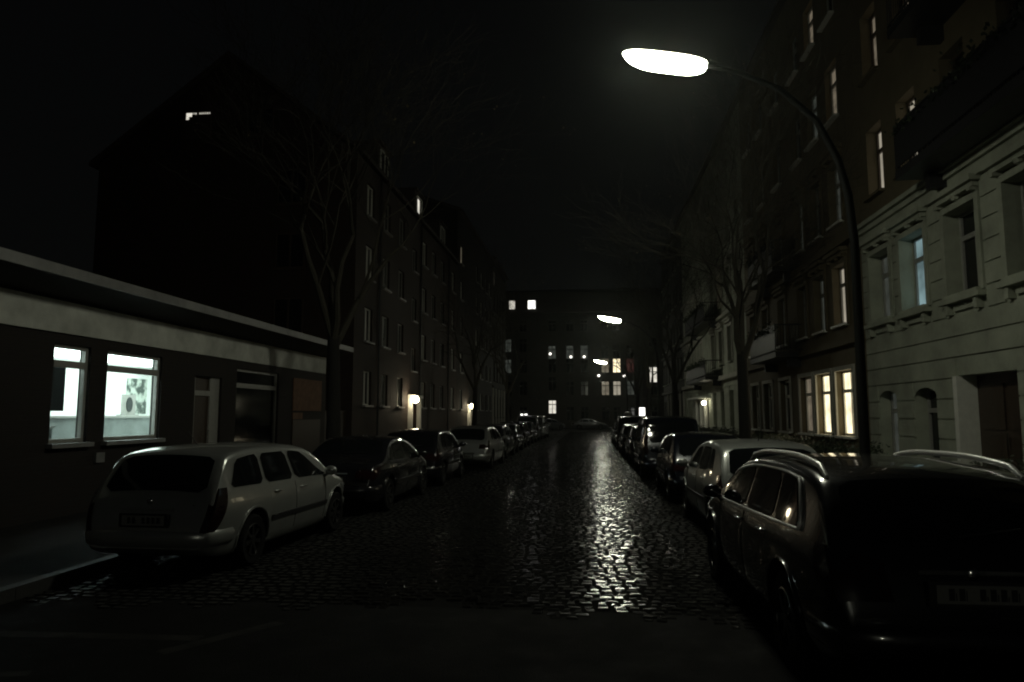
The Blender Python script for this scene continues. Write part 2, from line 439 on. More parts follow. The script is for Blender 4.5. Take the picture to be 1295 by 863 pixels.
def balcony(bld, x, side, y0, y1, zf, out=1.0, hr=1.05, solid=False):
    xo = x + side*out
    b = MB(); b.box(x, xo, y0, y1, zf-.2, zf); b.box(x, x+side*.5, y0+.3, y0+.5, zf-.55, zf-.2); b.box(x, x+side*.5, y1-.5, y1-.3, zf-.55, zf-.2)
    sl = b.build('balcony', M['iron'], bld)
    r = MB()
    r.box(xo-side*.05, xo, y0, y1, zf+hr-.05, zf+hr); r.box(xo-side*.04, xo-side*.01, y0, y1, zf+.08, zf+.11)
    for yy in (y0, y1-.05): r.box(x, xo-side*.05, yy, yy+.05, zf+hr-.05, zf+hr); r.box(x, xo-side*.05, yy+.01, yy+.04, zf+.08, zf+.11)
    n = int((y1-y0)/.11)
    for k in range(n+1):
        yy = y0 + (y1-y0-.02)*k/n; r.box(xo-side*.035, xo-side*.015, yy, yy+.02, zf, zf+hr-.05)
    for k in range(1, 9):
        xx = x + side*out*k/9
        for yy in (y0+.015, y1-.035): r.box(xx, xx+side*.02, yy, yy+.02, zf, zf+hr-.05)
    if solid: r.box(xo-side*.012, xo-side*.006, y0+.05, y1-.05, zf+.1, zf+hr-.06)
    r.build('railing', M['iron'], sl)
    # balcony plants
    pl = MB(); rr = random.Random(int(y0*10+zf))
    for k in range(int((y1-y0)*90)):
        p = Vector((xo + rr.gauss(0, .1), rr.uniform(y0, y1), zf + hr*.75 + abs(rr.gauss(0, .18))))
        d = Vector((rr.uniform(-1, 1), rr.uniform(-1, 1), rr.uniform(-1, 1))).normalized()*.05; e2 = d.cross(Vector((rr.uniform(-1, 1), rr.uniform(-1, 1), 1))).normalized()*.035
        pl.quad(tuple(p-d), tuple(p+e2), tuple(p+d), tuple(p-e2))
    pl.build('foliage', M['hedge'], sl)

# ---------------- left: flat-roofed shop
SX = -9.0
shop = thing('shop_building', 'single-storey brick shop with pale fascia band and flat projecting roof', 'building', (-9, 14.5, 0))
holes = [(11.12, 12.02, 1.37, 3.07), (12.48, 14.2, 1.37, 3.07), (15.5, 16.7, .12, 2.75), (17.45, 19.95, .95, 3.05)]
b = MB(); wall_with_holes(b, 1, SX, 5.6, 23.7, 0, 4.05, holes, .22)
b.quad((SX, 5.6, 0), (SX, 5.6, 4.05), (-16, 5.6, 4.05), (-16, 5.6, 0)); b.quad((SX, 23.7, 0), (-16, 23.7, 0), (-16, 23.7, 4.05), (SX, 23.7, 4.05))
b.quad((-16, 5.6, 0), (-16, 5.6, 4.05), (-16, 23.7, 4.05), (-16, 23.7, 0))
b.build('wall', M['brick2'], shop)
b = MB(); b.box(SX+.003, SX+.045, 5.6, 23.55, 3.25, 3.80); b.build('fascia', M['fascia'], shop)
b = MB(); b.box(-16.2, -8.25, 5.2, 24.15, 4.06, 4.17); r_ = b.build('roof', M['roof'], shop)
b = MB(); b.box(-8.247, -8.2, 5.2, 24.15, 4.03, 4.2); b.box(-8.247, -16, 24.152, 24.19, 4.03, 4.2); b.build('roof_edge', M['zinc'], r_)
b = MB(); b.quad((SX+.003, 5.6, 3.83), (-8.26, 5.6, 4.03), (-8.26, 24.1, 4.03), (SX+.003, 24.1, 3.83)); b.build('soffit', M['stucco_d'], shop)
b = MB(); b.box(SX+.003, SX+.03, 20.97, 23.25, 1.98, 2.98); b.box(SX+.003, SX+.03, 20.97, 21.7, 1.72, 1.92); b.build('lit_passage_panel', M['orange_lit'], shop)  # orange-lit passage opening, painted as a flat panel on the wall
b = MB(); b.box(SX+.002, SX+.028, 20.97, 23.2, .12, 1.70); b.build('gate_panel', M['brownp'], shop)
b = MB(); b.box(SX+.003, SX+.05, 12.25, 12.48, .98, 1.16); b.build('vent_plate', M['zinc'], shop)
for (ya, yb, za, zb, gl) in [(11.12, 12.02, 1.37, 3.07, True), (12.48, 14.2, 1.37, 3.07, True), (17.45, 19.95, .95, 3.05, False)]:
    add_window(shop, 1, SX, (ya+yb)/2, za, yb-ya, zb-za, 'shop', 'glass', 'dimp', 'zinc', 'shop_window', .08, glassless=gl)
# thin clear glass in the two lit windows
gm, gnt, gb = nodes('clear_shop_glass'); gb.inputs['Transmission Weight'].default_value = 1; gb.inputs['Roughness'].default_value = 0; gb.inputs['IOR'].default_value = 1.05
gb.inputs['Base Color'].default_value = (.95, 1, .98, 1); M['clear'] = gm
for wdw in [c for c in children(shop) if c.name.startswith('shop_window')][:2]:
    yw = wdw.location.y + shop.location.y; hw = .5 if yw < 12 else .8
    b = MB(); b.box(-.034, -.028, -hw, hw, .05, 1.65); link('pane', b.mesh('pane', M['clear']), wdw)
b = MB(); b.box(SX-.16, SX-.1, 15.5, 16.7, .12, 2.75); dr = b.build('shop_door', M['brownp'], shop)
b = MB(); b.box(SX-.098, SX-.06, 15.5, 15.62, .12, 2.75); b.box(SX-.098, SX-.06, 16.28, 16.7, .12, 2.75, 0); b.box(SX-.098, SX-.06, 15.62, 16.28, 2.3, 2.42); b.box(SX-.098, SX-.06, 15.62, 16.28, .12, .4); b.build('door_frame', M['dimp'], dr)
b = MB(); b.tube([(SX-.02, 16.2, 1.0), (SX-.02, 16.2, 1.5)], .015, 8); b.build('handle', M['chrome'], dr)
# lit room behind
b = MB()
x0, x1, y0, y1, z0, z1 = -12.9, -9.25, 6.4, 20.4, .14, 3.3
b.quad((x0, y0, z0), (x0, y1, z0), (x0, y1, z1), (x0, y0, z1)); b.quad((x0, y0, z0), (x0, y0, z1), (x1, y0, z1), (x1, y0, z0))
b.quad((x0, 15.45+5-.05, z0), (x1, y1, z0), (x1, y1, z1), (x0, y1, z1)); b.quad((x0, y0, z1), (x0, y1, z1), (x1, y1, z1), (x1, y0, z1)); b.quad((x0, y0, z0), (x1, y0, z0), (x1, y1, z0), (x0, y1, z0))
b.quad((x1+.02, 14.6, z0), (x1+.02, y1, z0), (x1+.02, y1, z1), (x1+.02, 14.6, z1))
b.build('room_lining', M['wallw'], shop)
b = MB()
for yy in (8.4, 10.8, 13.2, 15.6, 18.0): b.box(-12.6, -9.6, yy-1.1, yy+1.1, 3.22, 3.28)
b.build('ceiling_light', M['shoplight'], shop)
t = thing('service_counter', 'long grey counter standing inside the lit shop window', 'counter', (-11.2, 16, .14))
b = MB(); b.box(-11.4, -10.9, 12.6, 17.0, .14, 1.78); b.build('counter_body', M['deskg'], t)
b = MB(); b.box(-11.45, -10.85, 12.5, 17.05, 1.783, 1.83); b.build('counter_top', M['dimp'], t)
b = MB(); b.box(-12.89, -12.86, 18.72, 19.6, 1.88, 2.88); tag(b.build('poster', M['poster']), 'blotchy grey and white poster on the white wall inside the shop', 'poster')
t = thing('display_stand', 'grey cardboard display stand with a dark oval on the shop counter', 'display stand', (-11.1, 16.25, 1.835))
b = MB(); b.box(-11.14, -11.10, 16.0, 16.5, 1.835, 2.34); b.box(-11.25, -11.0, 16.0, 16.5, 1.835, 1.86); b.build('panel', M['dimp'], t)
b = MB(); b.lathe([(.0001, .0), (.5, .0), (.5, .012), (.0001, .012)], (0, 0, 0), 'x', 24)
b.v = [(p[0]-11.098, p[1]*.24+16.25, p[2]*.36+2.1) for p in b.v]; b.build('oval_print', M['board'], t)
b = MB(); b.box(-9.66, -9.62, 10.6, 12.2, 1.92, 2.75); tag(b.build('notice_board', M['board']), 'dark rectangular board hanging behind the leftmost lit shop window', 'board')
t = thing('side_cabinet', 'pale low cabinet with dark top behind the leftmost shop window', 'cabinet', (-10.2, 11.3, .14))
b = MB(); b.box(-10.5, -9.9, 9.9, 12.3, .14, 1.60); b.build('cabinet_body', M['deskg'], t)
b = MB(); b.box(-10.52, -9.86, 9.88, 12.32, 1.603, 1.64); b.build('cabinet_top', M['dimp'], t)
b = MB(); b.box(-10.3, -10.0, 11.75, 12.1, 1.645, 1.84); tag(b.build('storage_box', M['board'], smooth=None), 'small dark box on the low cabinet behind the leftmost shop window', 'box')

# gate between shop and brick block
t = thing('yard_gate', 'dark timber board gate between the shop and the brick block', 'gate', (-9.2, 25.1, 0))
b = MB()
for k in range(14): b.box(-9.25, -9.2, 23.8+k*.19, 23.8+k*.19+.175, .1, 2.0+.0*k)
b.build('board_panel', M['brownp'], t)
b = MB(); b.box(-9.3, -9.252, 23.75, 26.45, .4, .5); b.box(-9.3, -9.252, 23.75, 26.45, 1.6, 1.7); b.build('rail', M['brownp'], t)

# ---------------- left: brick block with gable
def block(name, label, side, x, y0, y1, zt, wallm, frm, winlist, D=11, zr=None, base=(0,), recess=.12, sillm='zinc', roofm='roof', group=None, upper=None):
    bld = thing(name, label, 'building', (x - side*D/2, (y0+y1)/2, 0), 0, group)
    hs = [(w_['y']-w_['w']/2, w_['y']+w_['w']/2, w_['z'], w_['z']+w_['h']) for w_ in winlist]
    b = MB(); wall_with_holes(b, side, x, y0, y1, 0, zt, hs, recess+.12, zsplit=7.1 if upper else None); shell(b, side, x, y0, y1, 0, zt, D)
    if zr:
        gable_wall(b, side, x, y0, zt, zr-.12, D); gable_wall(b, side, x, y1, zt, zr-.12, D)
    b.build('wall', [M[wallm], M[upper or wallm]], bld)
    r = MB()
    if zr: gable_roof(r, side, x, y0-.15, y1+.1, zt+.15, zr+.1, D)
    else: r.box(x+side*.3, x-side*D, y0, y1, zt+.002, zt+.3)
    rf = r.build('roof', M[roofm], bld)
    for w_ in winlist:
        if w_.get('st') == 'door': continue
        add_window(bld, side, x, w_['y'], w_['z'], w_['w'], w_['h'], w_.get('st', 'slim'), w_.get('p', 'glass'), w_.get('f', frm), w_.get('s', 'stucco_b' if upper and w_['z'] > 7.1 else sillm), 'window', recess)
    return bld, rf, hs
def door(bld, side, x, yc, z0, w_, h, rec, mat='brownp', glow=None):
    b = MB(); b.box(x-side*(rec+.06), x-side*rec, yc-w_/2, yc+w_/2, z0, z0+h); d = b.build('door', M[mat], bld)
    f = MB(); xx = x-side*(rec-.002); xo = x-side*(rec-.05)
    f.box(xx, xo, yc-w_/2, yc-w_/2+.09, z0, z0+h); f.box(xx, xo, yc+w_/2-.09, yc+w_/2, z0, z0+h); f.box(xx, xo, yc-w_/2+.09, yc+w_/2-.09, z0+h-.09, z0+h); f.box(xx, xo, yc-w_/2+.09, yc+w_/2-.09, z0+h*.78, z0+h*.78+.07)
    f.build('frame', M['whitep' if mat == 'brownp' else mat], d)
    hd = MB(); hd.tube([(x-side*(rec-.07), yc+w_*.3, z0+.95), (x-side*(rec-.07), yc+w_*.3, z0+1.2)], .014, 8); hd.build('handle', M['chrome'], d)
    return d

W = []
cols = [28.3, 30.75, 33.35, 38.2, 40.6, 43.1, 46.6]
for fl, z in enumerate((2.25, 4.85, 7.45, 10.05)):
    for k, y in enumerate(cols): W.append(dict(y=y, z=z, w=1.05, h=1.38, f='dimp' if k % 3 else 'whitep', p='curtain' if rnd.random() < .25 else 'glass'))
W.append(dict(y=35.95, z=.1, w=1.5, h=2.5, st='door'))
for z in (4.1, 6.7, 9.3): W.append(dict(y=35.95, z=z, w=.95, h=1.2, f='dimp'))
B1, rf, hs = block('brick_apartment_block', 'dark brick apartment block with a steep gable facing the shop roof', 1, -9, 26.5, 48, 12.2, 'brick', 'whitep', W, 11, 16.6)
door(B1, 1, -9, 35.95, .1, 1.5, 2.5, .22)
for y in (29.6, 37.2, 44.8):
    b = MB(); b.tube([(-8.93, y, .1), (-8.93, y, 12.2)], .05, 8); b.build('downpipe', M['iron'], B1)
b = MB(); b.box(-8.998, -8.78, 34.95, 35.12, .1, 2.7); b.box(-8.998, -8.78, 36.78, 36.95, .1, 2.7); b.box(-8.998, -8.7, 34.9, 37.0, 2.703, 2.85); b.build('door_surround', M['whitep'], B1)
# gable windows (facing the camera)
for (xc, z, w_, h, p) in [(-15.75, 13.1, 1.15, 1.1, 'white'), (-13.1, 13.1, 1.15, 1.1, 'glass'), (-11.65, 7.6, 1.2, 1.4, 'glass'), (-11.65, 5.0, 1.2, 1.4, 'glass'), (-11.65, 10.2, 1.2, 1.4, 'glass')]:
    fr = add_window(B1, 1, 26.5, xc, z, w_, h, 'slim', p, 'brownp', 'brownp', 'window', -.06, axis='y')
    if p == 'white':
        b = MB()
        b.box(-.027, .04, -.24, .56, .0, .95); b.box(-.027, .04, -.36, -.24, .0, .86); b.box(-.027, .04, -.515, -.36, .0, .74)
        for k in range(9): b.box(.022, .04, -.22+.085*k, -.185+.085*k, .95, 1.05)
        link('roller_shutter', b.mesh('roller_shutter', M['brownp']), fr)
# dormer on the street side
def dormer(parent, x, side, yc, z0, w_, h, pane):
    b = MB(); b.box(x, x-side*2.6, yc-w_/2, yc+w_/2, z0, z0+h); b.box(x+side*.15, x-side*2.6, yc-w_/2-.12, yc+w_/2+.12, z0+h+.002, z0+h+.12)
    d = b.build('dormer', M['roof'], parent)
    f, p, s = win_meshes(w_*.7, h*.75, 'slim')
    fr = link('window', cached(f, ('window', 'd', round(w_, 2), round(h, 2)), M['whitep']), d)
    fr.location = Vector((x+side*.06, yc, z0+h*.13)) - Vector(parent.location); fr.rotation_euler = (0, 0, 0 if side > 0 else math.pi)
    return d, fr
for yc, pn in ((30.5, 'glass'), (37.2, 'white'), (43.5, 'glass')):
    d, fr = dormer(B1, -9.15, 1, yc, 12.25, 1.7, 1.6, pn)
    b = MB(); b.box(-9.15+.035, -9.15+.045, yc-.5, yc+.5, 12.5, 13.6)
    if pn == 'white': b = MB(); b.box(-9.11, -9.10, yc-.5, yc+.1, 12.65, 13.5)
    b.build('dormer_pane', M['warmd' if pn == 'glass' and False else pn], B1)

def bands(bld, name, mat, bxs):
    for q in bxs:
        b = MB(); b.box(*q); b.build(name, M[mat], bld)

def porch_lamp(label, x, y, z, side):
    t = thing('wall_lamp', label, 'wall lamp', (x, y, z))
    b = MB(); b.box(x, x+side*.1, y-.05, y+.05, z-.06, z+.06); b.build('bracket', M['iron'], t)
    b = MB(); b.sphere((x+side*.22, y, z), .18, 14); b.build('lamp_globe', M['doorl'], t, smooth=60)
porch_lamp('glowing globe lamp beside the nearer lit doorway of the brick block', -8.78, 34.7, 2.62, 1)

W = []
for z in (2.25, 4.85, 7.45, 10.05, 12.65):
    for k, y in enumerate((49.8, 56.8, 59.4, 62.0, 64.4)): W.append(dict(y=y, z=z, w=1.0, h=1.35, f='dimp' if (k+int(z)) % 2 else 'whitep'))
W.append(dict(y=53.6, z=.1, w=1.5, h=2.3, st='door'))
for w_ in W:
    if w_['z'] == 12.65 and w_['y'] == 49.8: w_['p'] = 'warmd'
    if w_['z'] == 4.85 and w_['y'] == 56.8: w_['p'] = 'beige'
B2, rf, hs = block('tall_brick_block', 'taller dark brick apartment block beyond the gabled one with a second lit doorway', 1, -9, 48.02, 66, 16.2, 'brick2', 'dimp', W, 11, 18.2)
door(B2, 1, -9, 53.6, .1, 1.5, 2.3, .22)
b = MB(); b.box(-8.998, -8.78, 52.6, 52.8, .1, 2.5); b.box(-8.998, -8.78, 54.4, 54.6, .1, 2.5); b.box(-8.998, -8.7, 52.5, 54.7, 2.503, 2.65); b.build('door_surround', M['whitep'], B2)
porch_lamp('glowing globe lamp beside the farther lit doorway of the tall brick block', -8.78, 52.2, 2.5, 1)
W = []
for z in (1.6, 5.1, 8.5, 11.9):
    for k, y in enumerate((67.6, 69.8, 72.0, 74.2)): W.append(dict(y=y, z=z, w=1.05, h=2.0, st='tall'))
W.append(dict(y=67.3, z=14.2, w=.9, h=1.4, p='white'))
for w_ in W:
    if w_['z'] == 5.1 and w_['y'] in (72.0,): w_['p'] = 'beige'
    if w_['z'] == 8.5 and w_['y'] in (74.2,): w_['p'] = 'warmd'
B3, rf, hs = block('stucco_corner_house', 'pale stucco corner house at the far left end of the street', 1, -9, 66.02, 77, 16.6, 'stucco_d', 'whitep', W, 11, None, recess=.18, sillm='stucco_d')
bands(B3, 'cornice', 'stucco_d', [(-8.998, -8.85, 66.1, 77, z, z+.22) for z in (4.4, 7.8, 11.2, 15.9)])
bands(B3, 'pilaster', 'stucco_l', [(-8.998, -8.9, y-.18, y+.18, .3, 4.38) for y in (66.5, 68.7, 70.9, 73.1, 75.3)])

# ---------------- right side buildings
def surround(bld, side, x, hs, mat, w_=.16, proud=.07, hood=True):
    for (a, c, e_, g) in hs:
        b = MB()
        b.box(x+side*.002, x+side*proud, a-w_, a, e_-.05, g); b.box(x+side*.002, x+side*proud, c, c+w_, e_-.05, g)
        b.box(x+side*.002, x+side*(proud+.004), a-w_, c+w_, g+.002, g+.14)
        if hood:
            b.box(x+side*.002, x+side*.26, a-w_-.1, c+w_+.1, g+.33, g+.45); b.box(x+side*.002, x+side*.17, a-w_-.02, c+w_+.02, g+.22, g+.327)
            for yy in (a-w_+.02, c+.02): b.box(x+side*.002, x+side*.2, yy, yy+.12, g-.02+.165, g+.217)
            b.sphere((x+side*.08, (a+c)/2, g+.24), .11, 8, sc=(1, 1.3, 1))
        b.build('window_surround', M[mat], bld)
def brackets(bld, side, x, hs, mat):
    for (a, c, e_, g) in hs:
        b = MB()
        b.box(x+side*.002, x+side*.2, a-.2, c+.2, e_-.19, e_-.085)
        for yy in (a-.02, c-.12): b.box(x+side*.002, x+side*.15, yy, yy+.14, e_-.42, e_-.193)
        b.box(x+side*.038, x+side*.06, a+.2, c-.2, e_-.36, e_-.24)
        b.build('sill_bracket', M[mat], bld)
D = 12
# R1: rusticated stucco house
cols = [6.9, 9.1, 11.3, 13.6, 15.9, 18.2, 20.2]
W = []
for y in cols: W.append(dict(y=y, z=4.45, w=1.3, h=1.85, st='tall', f='dimp'))
for z in (7.95, 11.4, 14.85):
    for y in cols: W.append(dict(y=y, z=z, w=1.05, h=1.95, st='tall', f='brownp'))
for y in (6.9, 9.1, 11.3): W.append(dict(y=y, z=1.0, w=1.1, h=1.6, st='tall', f='dimp'))
W.append(dict(y=18.0, z=.75, w=1.15, h=1.75, st='tall', f='dimp')); W.append(dict(y=20.15, z=.75, w=1.15, h=1.75, st='tall', f='dimp'))
W.append(dict(y=15.35, z=.3, w=2.2, h=2.4, st='door'))
def setp(W, y, z, p, f=None):
    for w_ in W:
        if abs(w_['y']-y) < .05 and abs(w_['z']-z) < .05:
            w_['p'] = p
            if f: w_['f'] = f
setp(W, 18.2, 4.45, 'cool'); setp(W, 20.2, 4.45, 'dimg'); setp(W, 20.2, 7.95, 'beige'); setp(W, 18.2, 7.95, 'beige')
setp(W, 20.2, 11.4, 'warmd'); setp(W, 18.2, 11.4, 'warmd'); setp(W, 15.9, 11.4, 'beige'); setp(W, 20.15, .75, 'dimg')
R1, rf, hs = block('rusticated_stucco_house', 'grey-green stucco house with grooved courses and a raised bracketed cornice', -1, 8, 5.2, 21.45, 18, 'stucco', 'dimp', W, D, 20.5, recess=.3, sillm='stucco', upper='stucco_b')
lo = [h for h in hs if h[2] < 7]
b = courses(-1, 8, 5.25, 21.4, .42, 6.95, .45, .03, [(a-.18, c+.18, e_-.12, g+.16) if e_ > 4 else (a-.02, c+.02, e_-.02, g+.12) for a, c, e_, g in lo])
b.build('rusticated_facing', M['stucco'], R1)
b = MB(); b.box(8-.002, 8-.1, 5.25, 14.2, .0, .40); b.box(8-.002, 8-.1, 16.6, 21.4, 0, .40); b.build('plinth', M['stucco'], R1)
surround(R1, -1, 8, [h for h in hs if 4 < h[2] < 7], 'stucco'); brackets(R1, -1, 8, [h for h in hs if 4 < h[2] < 7], 'stucco')
b = MB(); b.box(8-.002, 8-.32, 5.2, 21.45, 7.12, 7.24); b.box(8-.002, 8-.22, 5.2, 21.45, 6.98, 7.12); b.box(8-.002, 8-.14, 5.2, 21.45, 6.72, 6.98)
b.build('cornice', M['stucco'], R1); bands(R1, 'eaves_cornice', 'stucco_b', [(8-.002, 8-.45, 5.2, 21.45, 17.5, 17.7)])

# arched lintels over ground-floor windows: dark keystone blocks
for (a, c, e_, g) in [h for h in hs if .5 < h[2] < 2]:
    b = MB(); n = 10
    for k in range(n):
        t0, t1 = k/n, (k+1)/n; m_ = (a+c)/2; hw = (c-a)/2+.05
        za = g - .28 + .28*math.sqrt(max(0, 1-(2*t0-1)**2)); zb = g - .28 + .28*math.sqrt(max(0, 1-(2*t1-1)**2))
        b.quad((8-.012, a-.05+2*hw*t0, za), (8-.012, a-.05+2*hw*t1, zb), (8-.012, a-.05+2*hw*t1, g+.1), (8-.012, a-.05+2*hw*t0, g+.1))
    b.build('arched_lintel', M['stucco'], R1)
b = MB(); b.box(8.36, 8.41, 14.25, 16.41, .3, 2.7); d = b.build('door', M['brownp'], R1)
b = MB()
for y in (14.4, 15.4): b.box(8.33, 8.358, y, y+.8, .5, 1.4); b.box(8.33, 8.358, y, y+.8, 1.55, 2.5)
b.build('door_panel', M['brownp'], d)
b = MB(); b.tube([(8.3, 15.3, 1.2), (8.3, 15.3, 1.5)], .015, 8); b.build('handle', M['chrome'], d)
b = MB(); b.box(6.9, 7.99, 14.3, 16.4, .161, .3); b.build('doorstep', M['kerb'], R1)
# entrance jamb, white colour stands in for extra light on its flank
b = MB(); b.box(7.93, 8.355, 16.40, 16.56, .0, 2.69); b.build('entrance_jamb', M['whitep'], R1)
balcony(R1, 8, -1, 10.6, 16.6, 7.26+.1, 1.0, 1.05, True); balcony(R1, 8, -1, 10.6, 16.6, 10.75, 1.0, 1.0)

# R2: ochre stucco house with lit ground-floor windows
W = []
ys = [23.35, 25.35, 27.35, 30.2, 33.0, 35.4]
for z, h in ((1.2, 2.05), (4.7, 1.9), (7.95, 1.95), (11.4, 1.9), (14.85, 1.7)):
    for y in ys: W.append(dict(y=y, z=z, w=1.5 if z < 2 else 1.1, h=h, st='tall', f='whitep' if z < 2 else 'dimp'))
setp(W, 23.35, 1.2, 'warm'); setp(W, 25.35, 1.2, 'warm'); setp(W, 27.35, 1.2, 'warmd')
setp(W, 23.35, 4.7, 'beige'); setp(W, 25.35, 4.7, 'dimg'); setp(W, 23.35, 7.95, 'dimg'); setp(W, 23.35, 11.4, 'warmd'); setp(W, 30.2, 4.7, 'dimg'); setp(W, 33.0, 4.7, 'dimg')
setp(W, 25.35, 14.85, 'warmd'); setp(W, 25.35, 11.4, 'dimg'); setp(W, 27.35, 7.95, 'dimg')
R2, rf, hs = block('ochre_stucco_house', 'brownish stucco house with bright warm ground-floor windows behind the second tree', -1, 8, 21.47, 37, 18.3, 'stucco_b', 'whitep', W, D, 20.8, recess=.2, sillm='whitep')
surround(R2, -1, 8, [h for h in hs if h[2] < 2], 'stucco_l', .14, .06, False); surround(R2, -1, 8, [h for h in hs if 4 < h[2] < 11], 'stucco_b', .14, .06, True)
bands(R2, 'cornice', 'stucco_b', [(8-.002, 8-.18, 21.5, 37, 4.0, 4.2), (8-.002, 8-.25, 21.5, 37, 7.1, 7.3)]); bands(R2, 'plinth', 'stucco_b', [(8-.002, 8-.12, 21.5, 37, .0, .9)])
balcony(R2, 8, -1, 27.6, 31.8, 4.22, 1.0, 1.05, True); balcony(R2, 8, -1, 27.6, 31.8, 7.5, 1.0, 1.05, True)

# R3: pale stucco house with lit porch
W = []
ys = [38.6, 41.2, 43.9, 46.6, 51.6, 54.4, 57.2, 59.6]
for z, h in ((1.2, 2.05), (4.9, 2.0), (8.3, 2.0), (11.7, 1.9), (15, 1.6)):
    for y in ys:
        if z < 2 and y in (51.6, 54.4): continue
        W.append(dict(y=y, z=z, w=1.15, h=h, st='tall', f='whitep' if z < 6 else 'dimp'))
W.append(dict(y=51.6, z=.5, w=5.2, h=2.65, st='door'))
setp(W, 43.9, 8.3, 'warmd'); setp(W, 59.6, 8.3, 'dimg'); setp(W, 38.6, 4.9, 'dimg')
R3, rf, hs = block('porch_stucco_house', 'pale stucco house with a lamp-lit columned porch under a balcony', -1, 8, 37.02, 61, 18.3, 'stucco', 'whitep', W, D, 20.8, recess=.25, sillm='stucco')
b = courses(-1, 8, 37.1, 61, .5, 3.6, .5, .04, [(h[0]-.05, h[1]+.05, h[2]-.1, h[3]+.05) for h in hs if h[2] < 2]); b.build('rusticated_facing', M['stucco'], R3)
surround(R3, -1, 8, [h for h in hs if 4 < h[2] < 11], 'stucco_l', .16, .07, True)
bands(R3, 'cornice', 'stucco_l', [(8-.002, 8-.25, 37.1, 61, 3.9, 4.15), (8-.002, 8-.3, 37.1, 61, 7.5, 7.7)])
b = MB(); b.box(8.37, 8.42, 49.0, 54.2, .5, 3.15); d = b.build('door', M['brownp'], R3)
b = MB(); b.tube([(8.34, 51.0, 1.4), (8.34, 51.0, 1.7)], .02, 8); b.build('handle', M['chrome'], d)
for y in (49.4, 51.2, 53.2):
    b = MB(); b.lathe([(.2, .5), (.2, .62), (.15, .66), (.14, 2.75), (.2, 2.82), (.2, 2.94)], (7.85, y, 0), 'z', 14); b.build('column', M['whitep'], R3, smooth=40)
b = MB(); b.box(7.2, 8, 48.3, 54.6, .0, .495); b.build('doorstep', M['kerb'], R3)
b = MB(); b.box(7.35, 7.998, 48.2, 54.8, 2.95, 3.08); b.build('porch_canopy', M['whitep'], R3)
balcony(R3, 8, -1, 44.0, 52.5, 3.75+.42, 1.0, 1.0, True); balcony(R3, 8, -1, 44.0, 52.5, 7.72, 1.0, 1.0, True)
t = thing('porch_lamp', 'bright globe lamp under the porch canopy of the pale stucco house', 'porch lamp', (7.6, 48.5, 2.9))
b = MB(); b.tube([(7.6, 48.6, 2.95), (7.6, 48.6, 2.78)], .02, 8); b.build('stem', M['iron'], t)
b = MB(); b.sphere((7.6, 48.6, 2.64), .15, 12); b.build('lamp_globe', M['entry'], t, smooth=60)
W = []
ys = [62.6, 65.0, 67.4, 69.8, 72.2, 74.6, 76.4]
for z, h in ((1.2, 2.0), (4.9, 2.0), (8.3, 1.9), (11.7, 1.9), (15, 1.6)):
    for y in ys: W.append(dict(y=y, z=z, w=1.05, h=h, st='tall', f='whitep' if z < 6 else 'dimp'))
setp(W, 65.0, 4.9, 'dimg'); setp(W, 62.6, 8.3, 'dimg'); setp(W, 69.8, 1.2, 'dimg')
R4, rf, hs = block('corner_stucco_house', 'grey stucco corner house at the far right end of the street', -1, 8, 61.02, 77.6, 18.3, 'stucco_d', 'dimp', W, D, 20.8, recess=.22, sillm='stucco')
bands(R4, 'cornice', 'stucco_d', [(8-.002, 8-.25, 61.1, 77.5, 3.9, 4.15), (8-.002, 8-.3, 61.1, 77.5, 7.5, 7.7)])
bands(R4, 'pilaster', 'stucco_l', [(8-.002, 8-.1, y-.2, y+.2, .3, 3.88) for y in (61.4, 63.8, 66.2, 68.6, 71, 73.4)])

# ---------------- building closing the view (wall faces -Y at y = 100)
def end_block(name, label, x0, x1, wm, wins, zt=16.4, ym=100):
    bld = thing(name, label, 'building', ((x0+x1)/2, ym+5, 0))
    hs = [(w_[0]-w_[2]/2, w_[0]+w_[2]/2, w_[1], w_[1]+w_[3]) for w_ in wins]
    b = MB(); wall_with_holes(b, 1, 0, x0, x1, 0, zt, hs, .3); b.v = [(p[1], ym-p[0], p[2]) for p in b.v]
    n = MB(); n.box(x0, x1, ym+.35, ym+11, 0, zt); b2 = n
    i = len(b.v); b.v += b2.v; b.f += [tuple(i+k for k in f) for f in b2.f]; b.m += b2.m
    b.build('wall', M[wm], bld)
    r = MB()    # mansard
    r.quad((x0, ym-.3, zt), (x1, ym-.3, zt), (x1, ym+1.4, zt+3.1), (x0, ym+1.4, zt+3.1)); r.quad((x0, ym+1.4, zt+3.1), (x1, ym+1.4, zt+3.1), (x1, ym+6, zt+4.2), (x0, ym+6, zt+4.2))
    r.quad((x0, ym-.3, zt-.2), (x1, ym-.3, zt-.2), (x1, ym-.3, zt), (x0, ym-.3, zt)); r.quad((x0, ym-.3, zt-.2), (x0, ym+.1, zt-.2), (x1, ym+.1, zt-.2), (x1, ym-.3, zt-.2))
    for xx in (x0, x1):
        r.v += [(xx, ym-.3, zt), (xx, ym+1.4, zt+3.1), (xx, ym+6, zt+4.2), (xx, ym+11, zt)]; j = len(r.v)-4; r.f.append((j, j+1, j+2, j+3)); r.m.append(0)
    rf = r.build('roof', M['roof'], bld)
    for (xc, z, w_, h, p, fm) in wins:
        add_window(bld, 1, ym, xc, z, w_, h, 'tall' if h > 1.5 else 'slim', p, fm, 'stucco_d', 'window', .18, axis='y')
    bands(bld, 'cornice', 'stucco_d', [(x0, x1, ym-.25, ym-.002, z, z+.25) for z in (4.0, 15.9)])
    return bld, rf
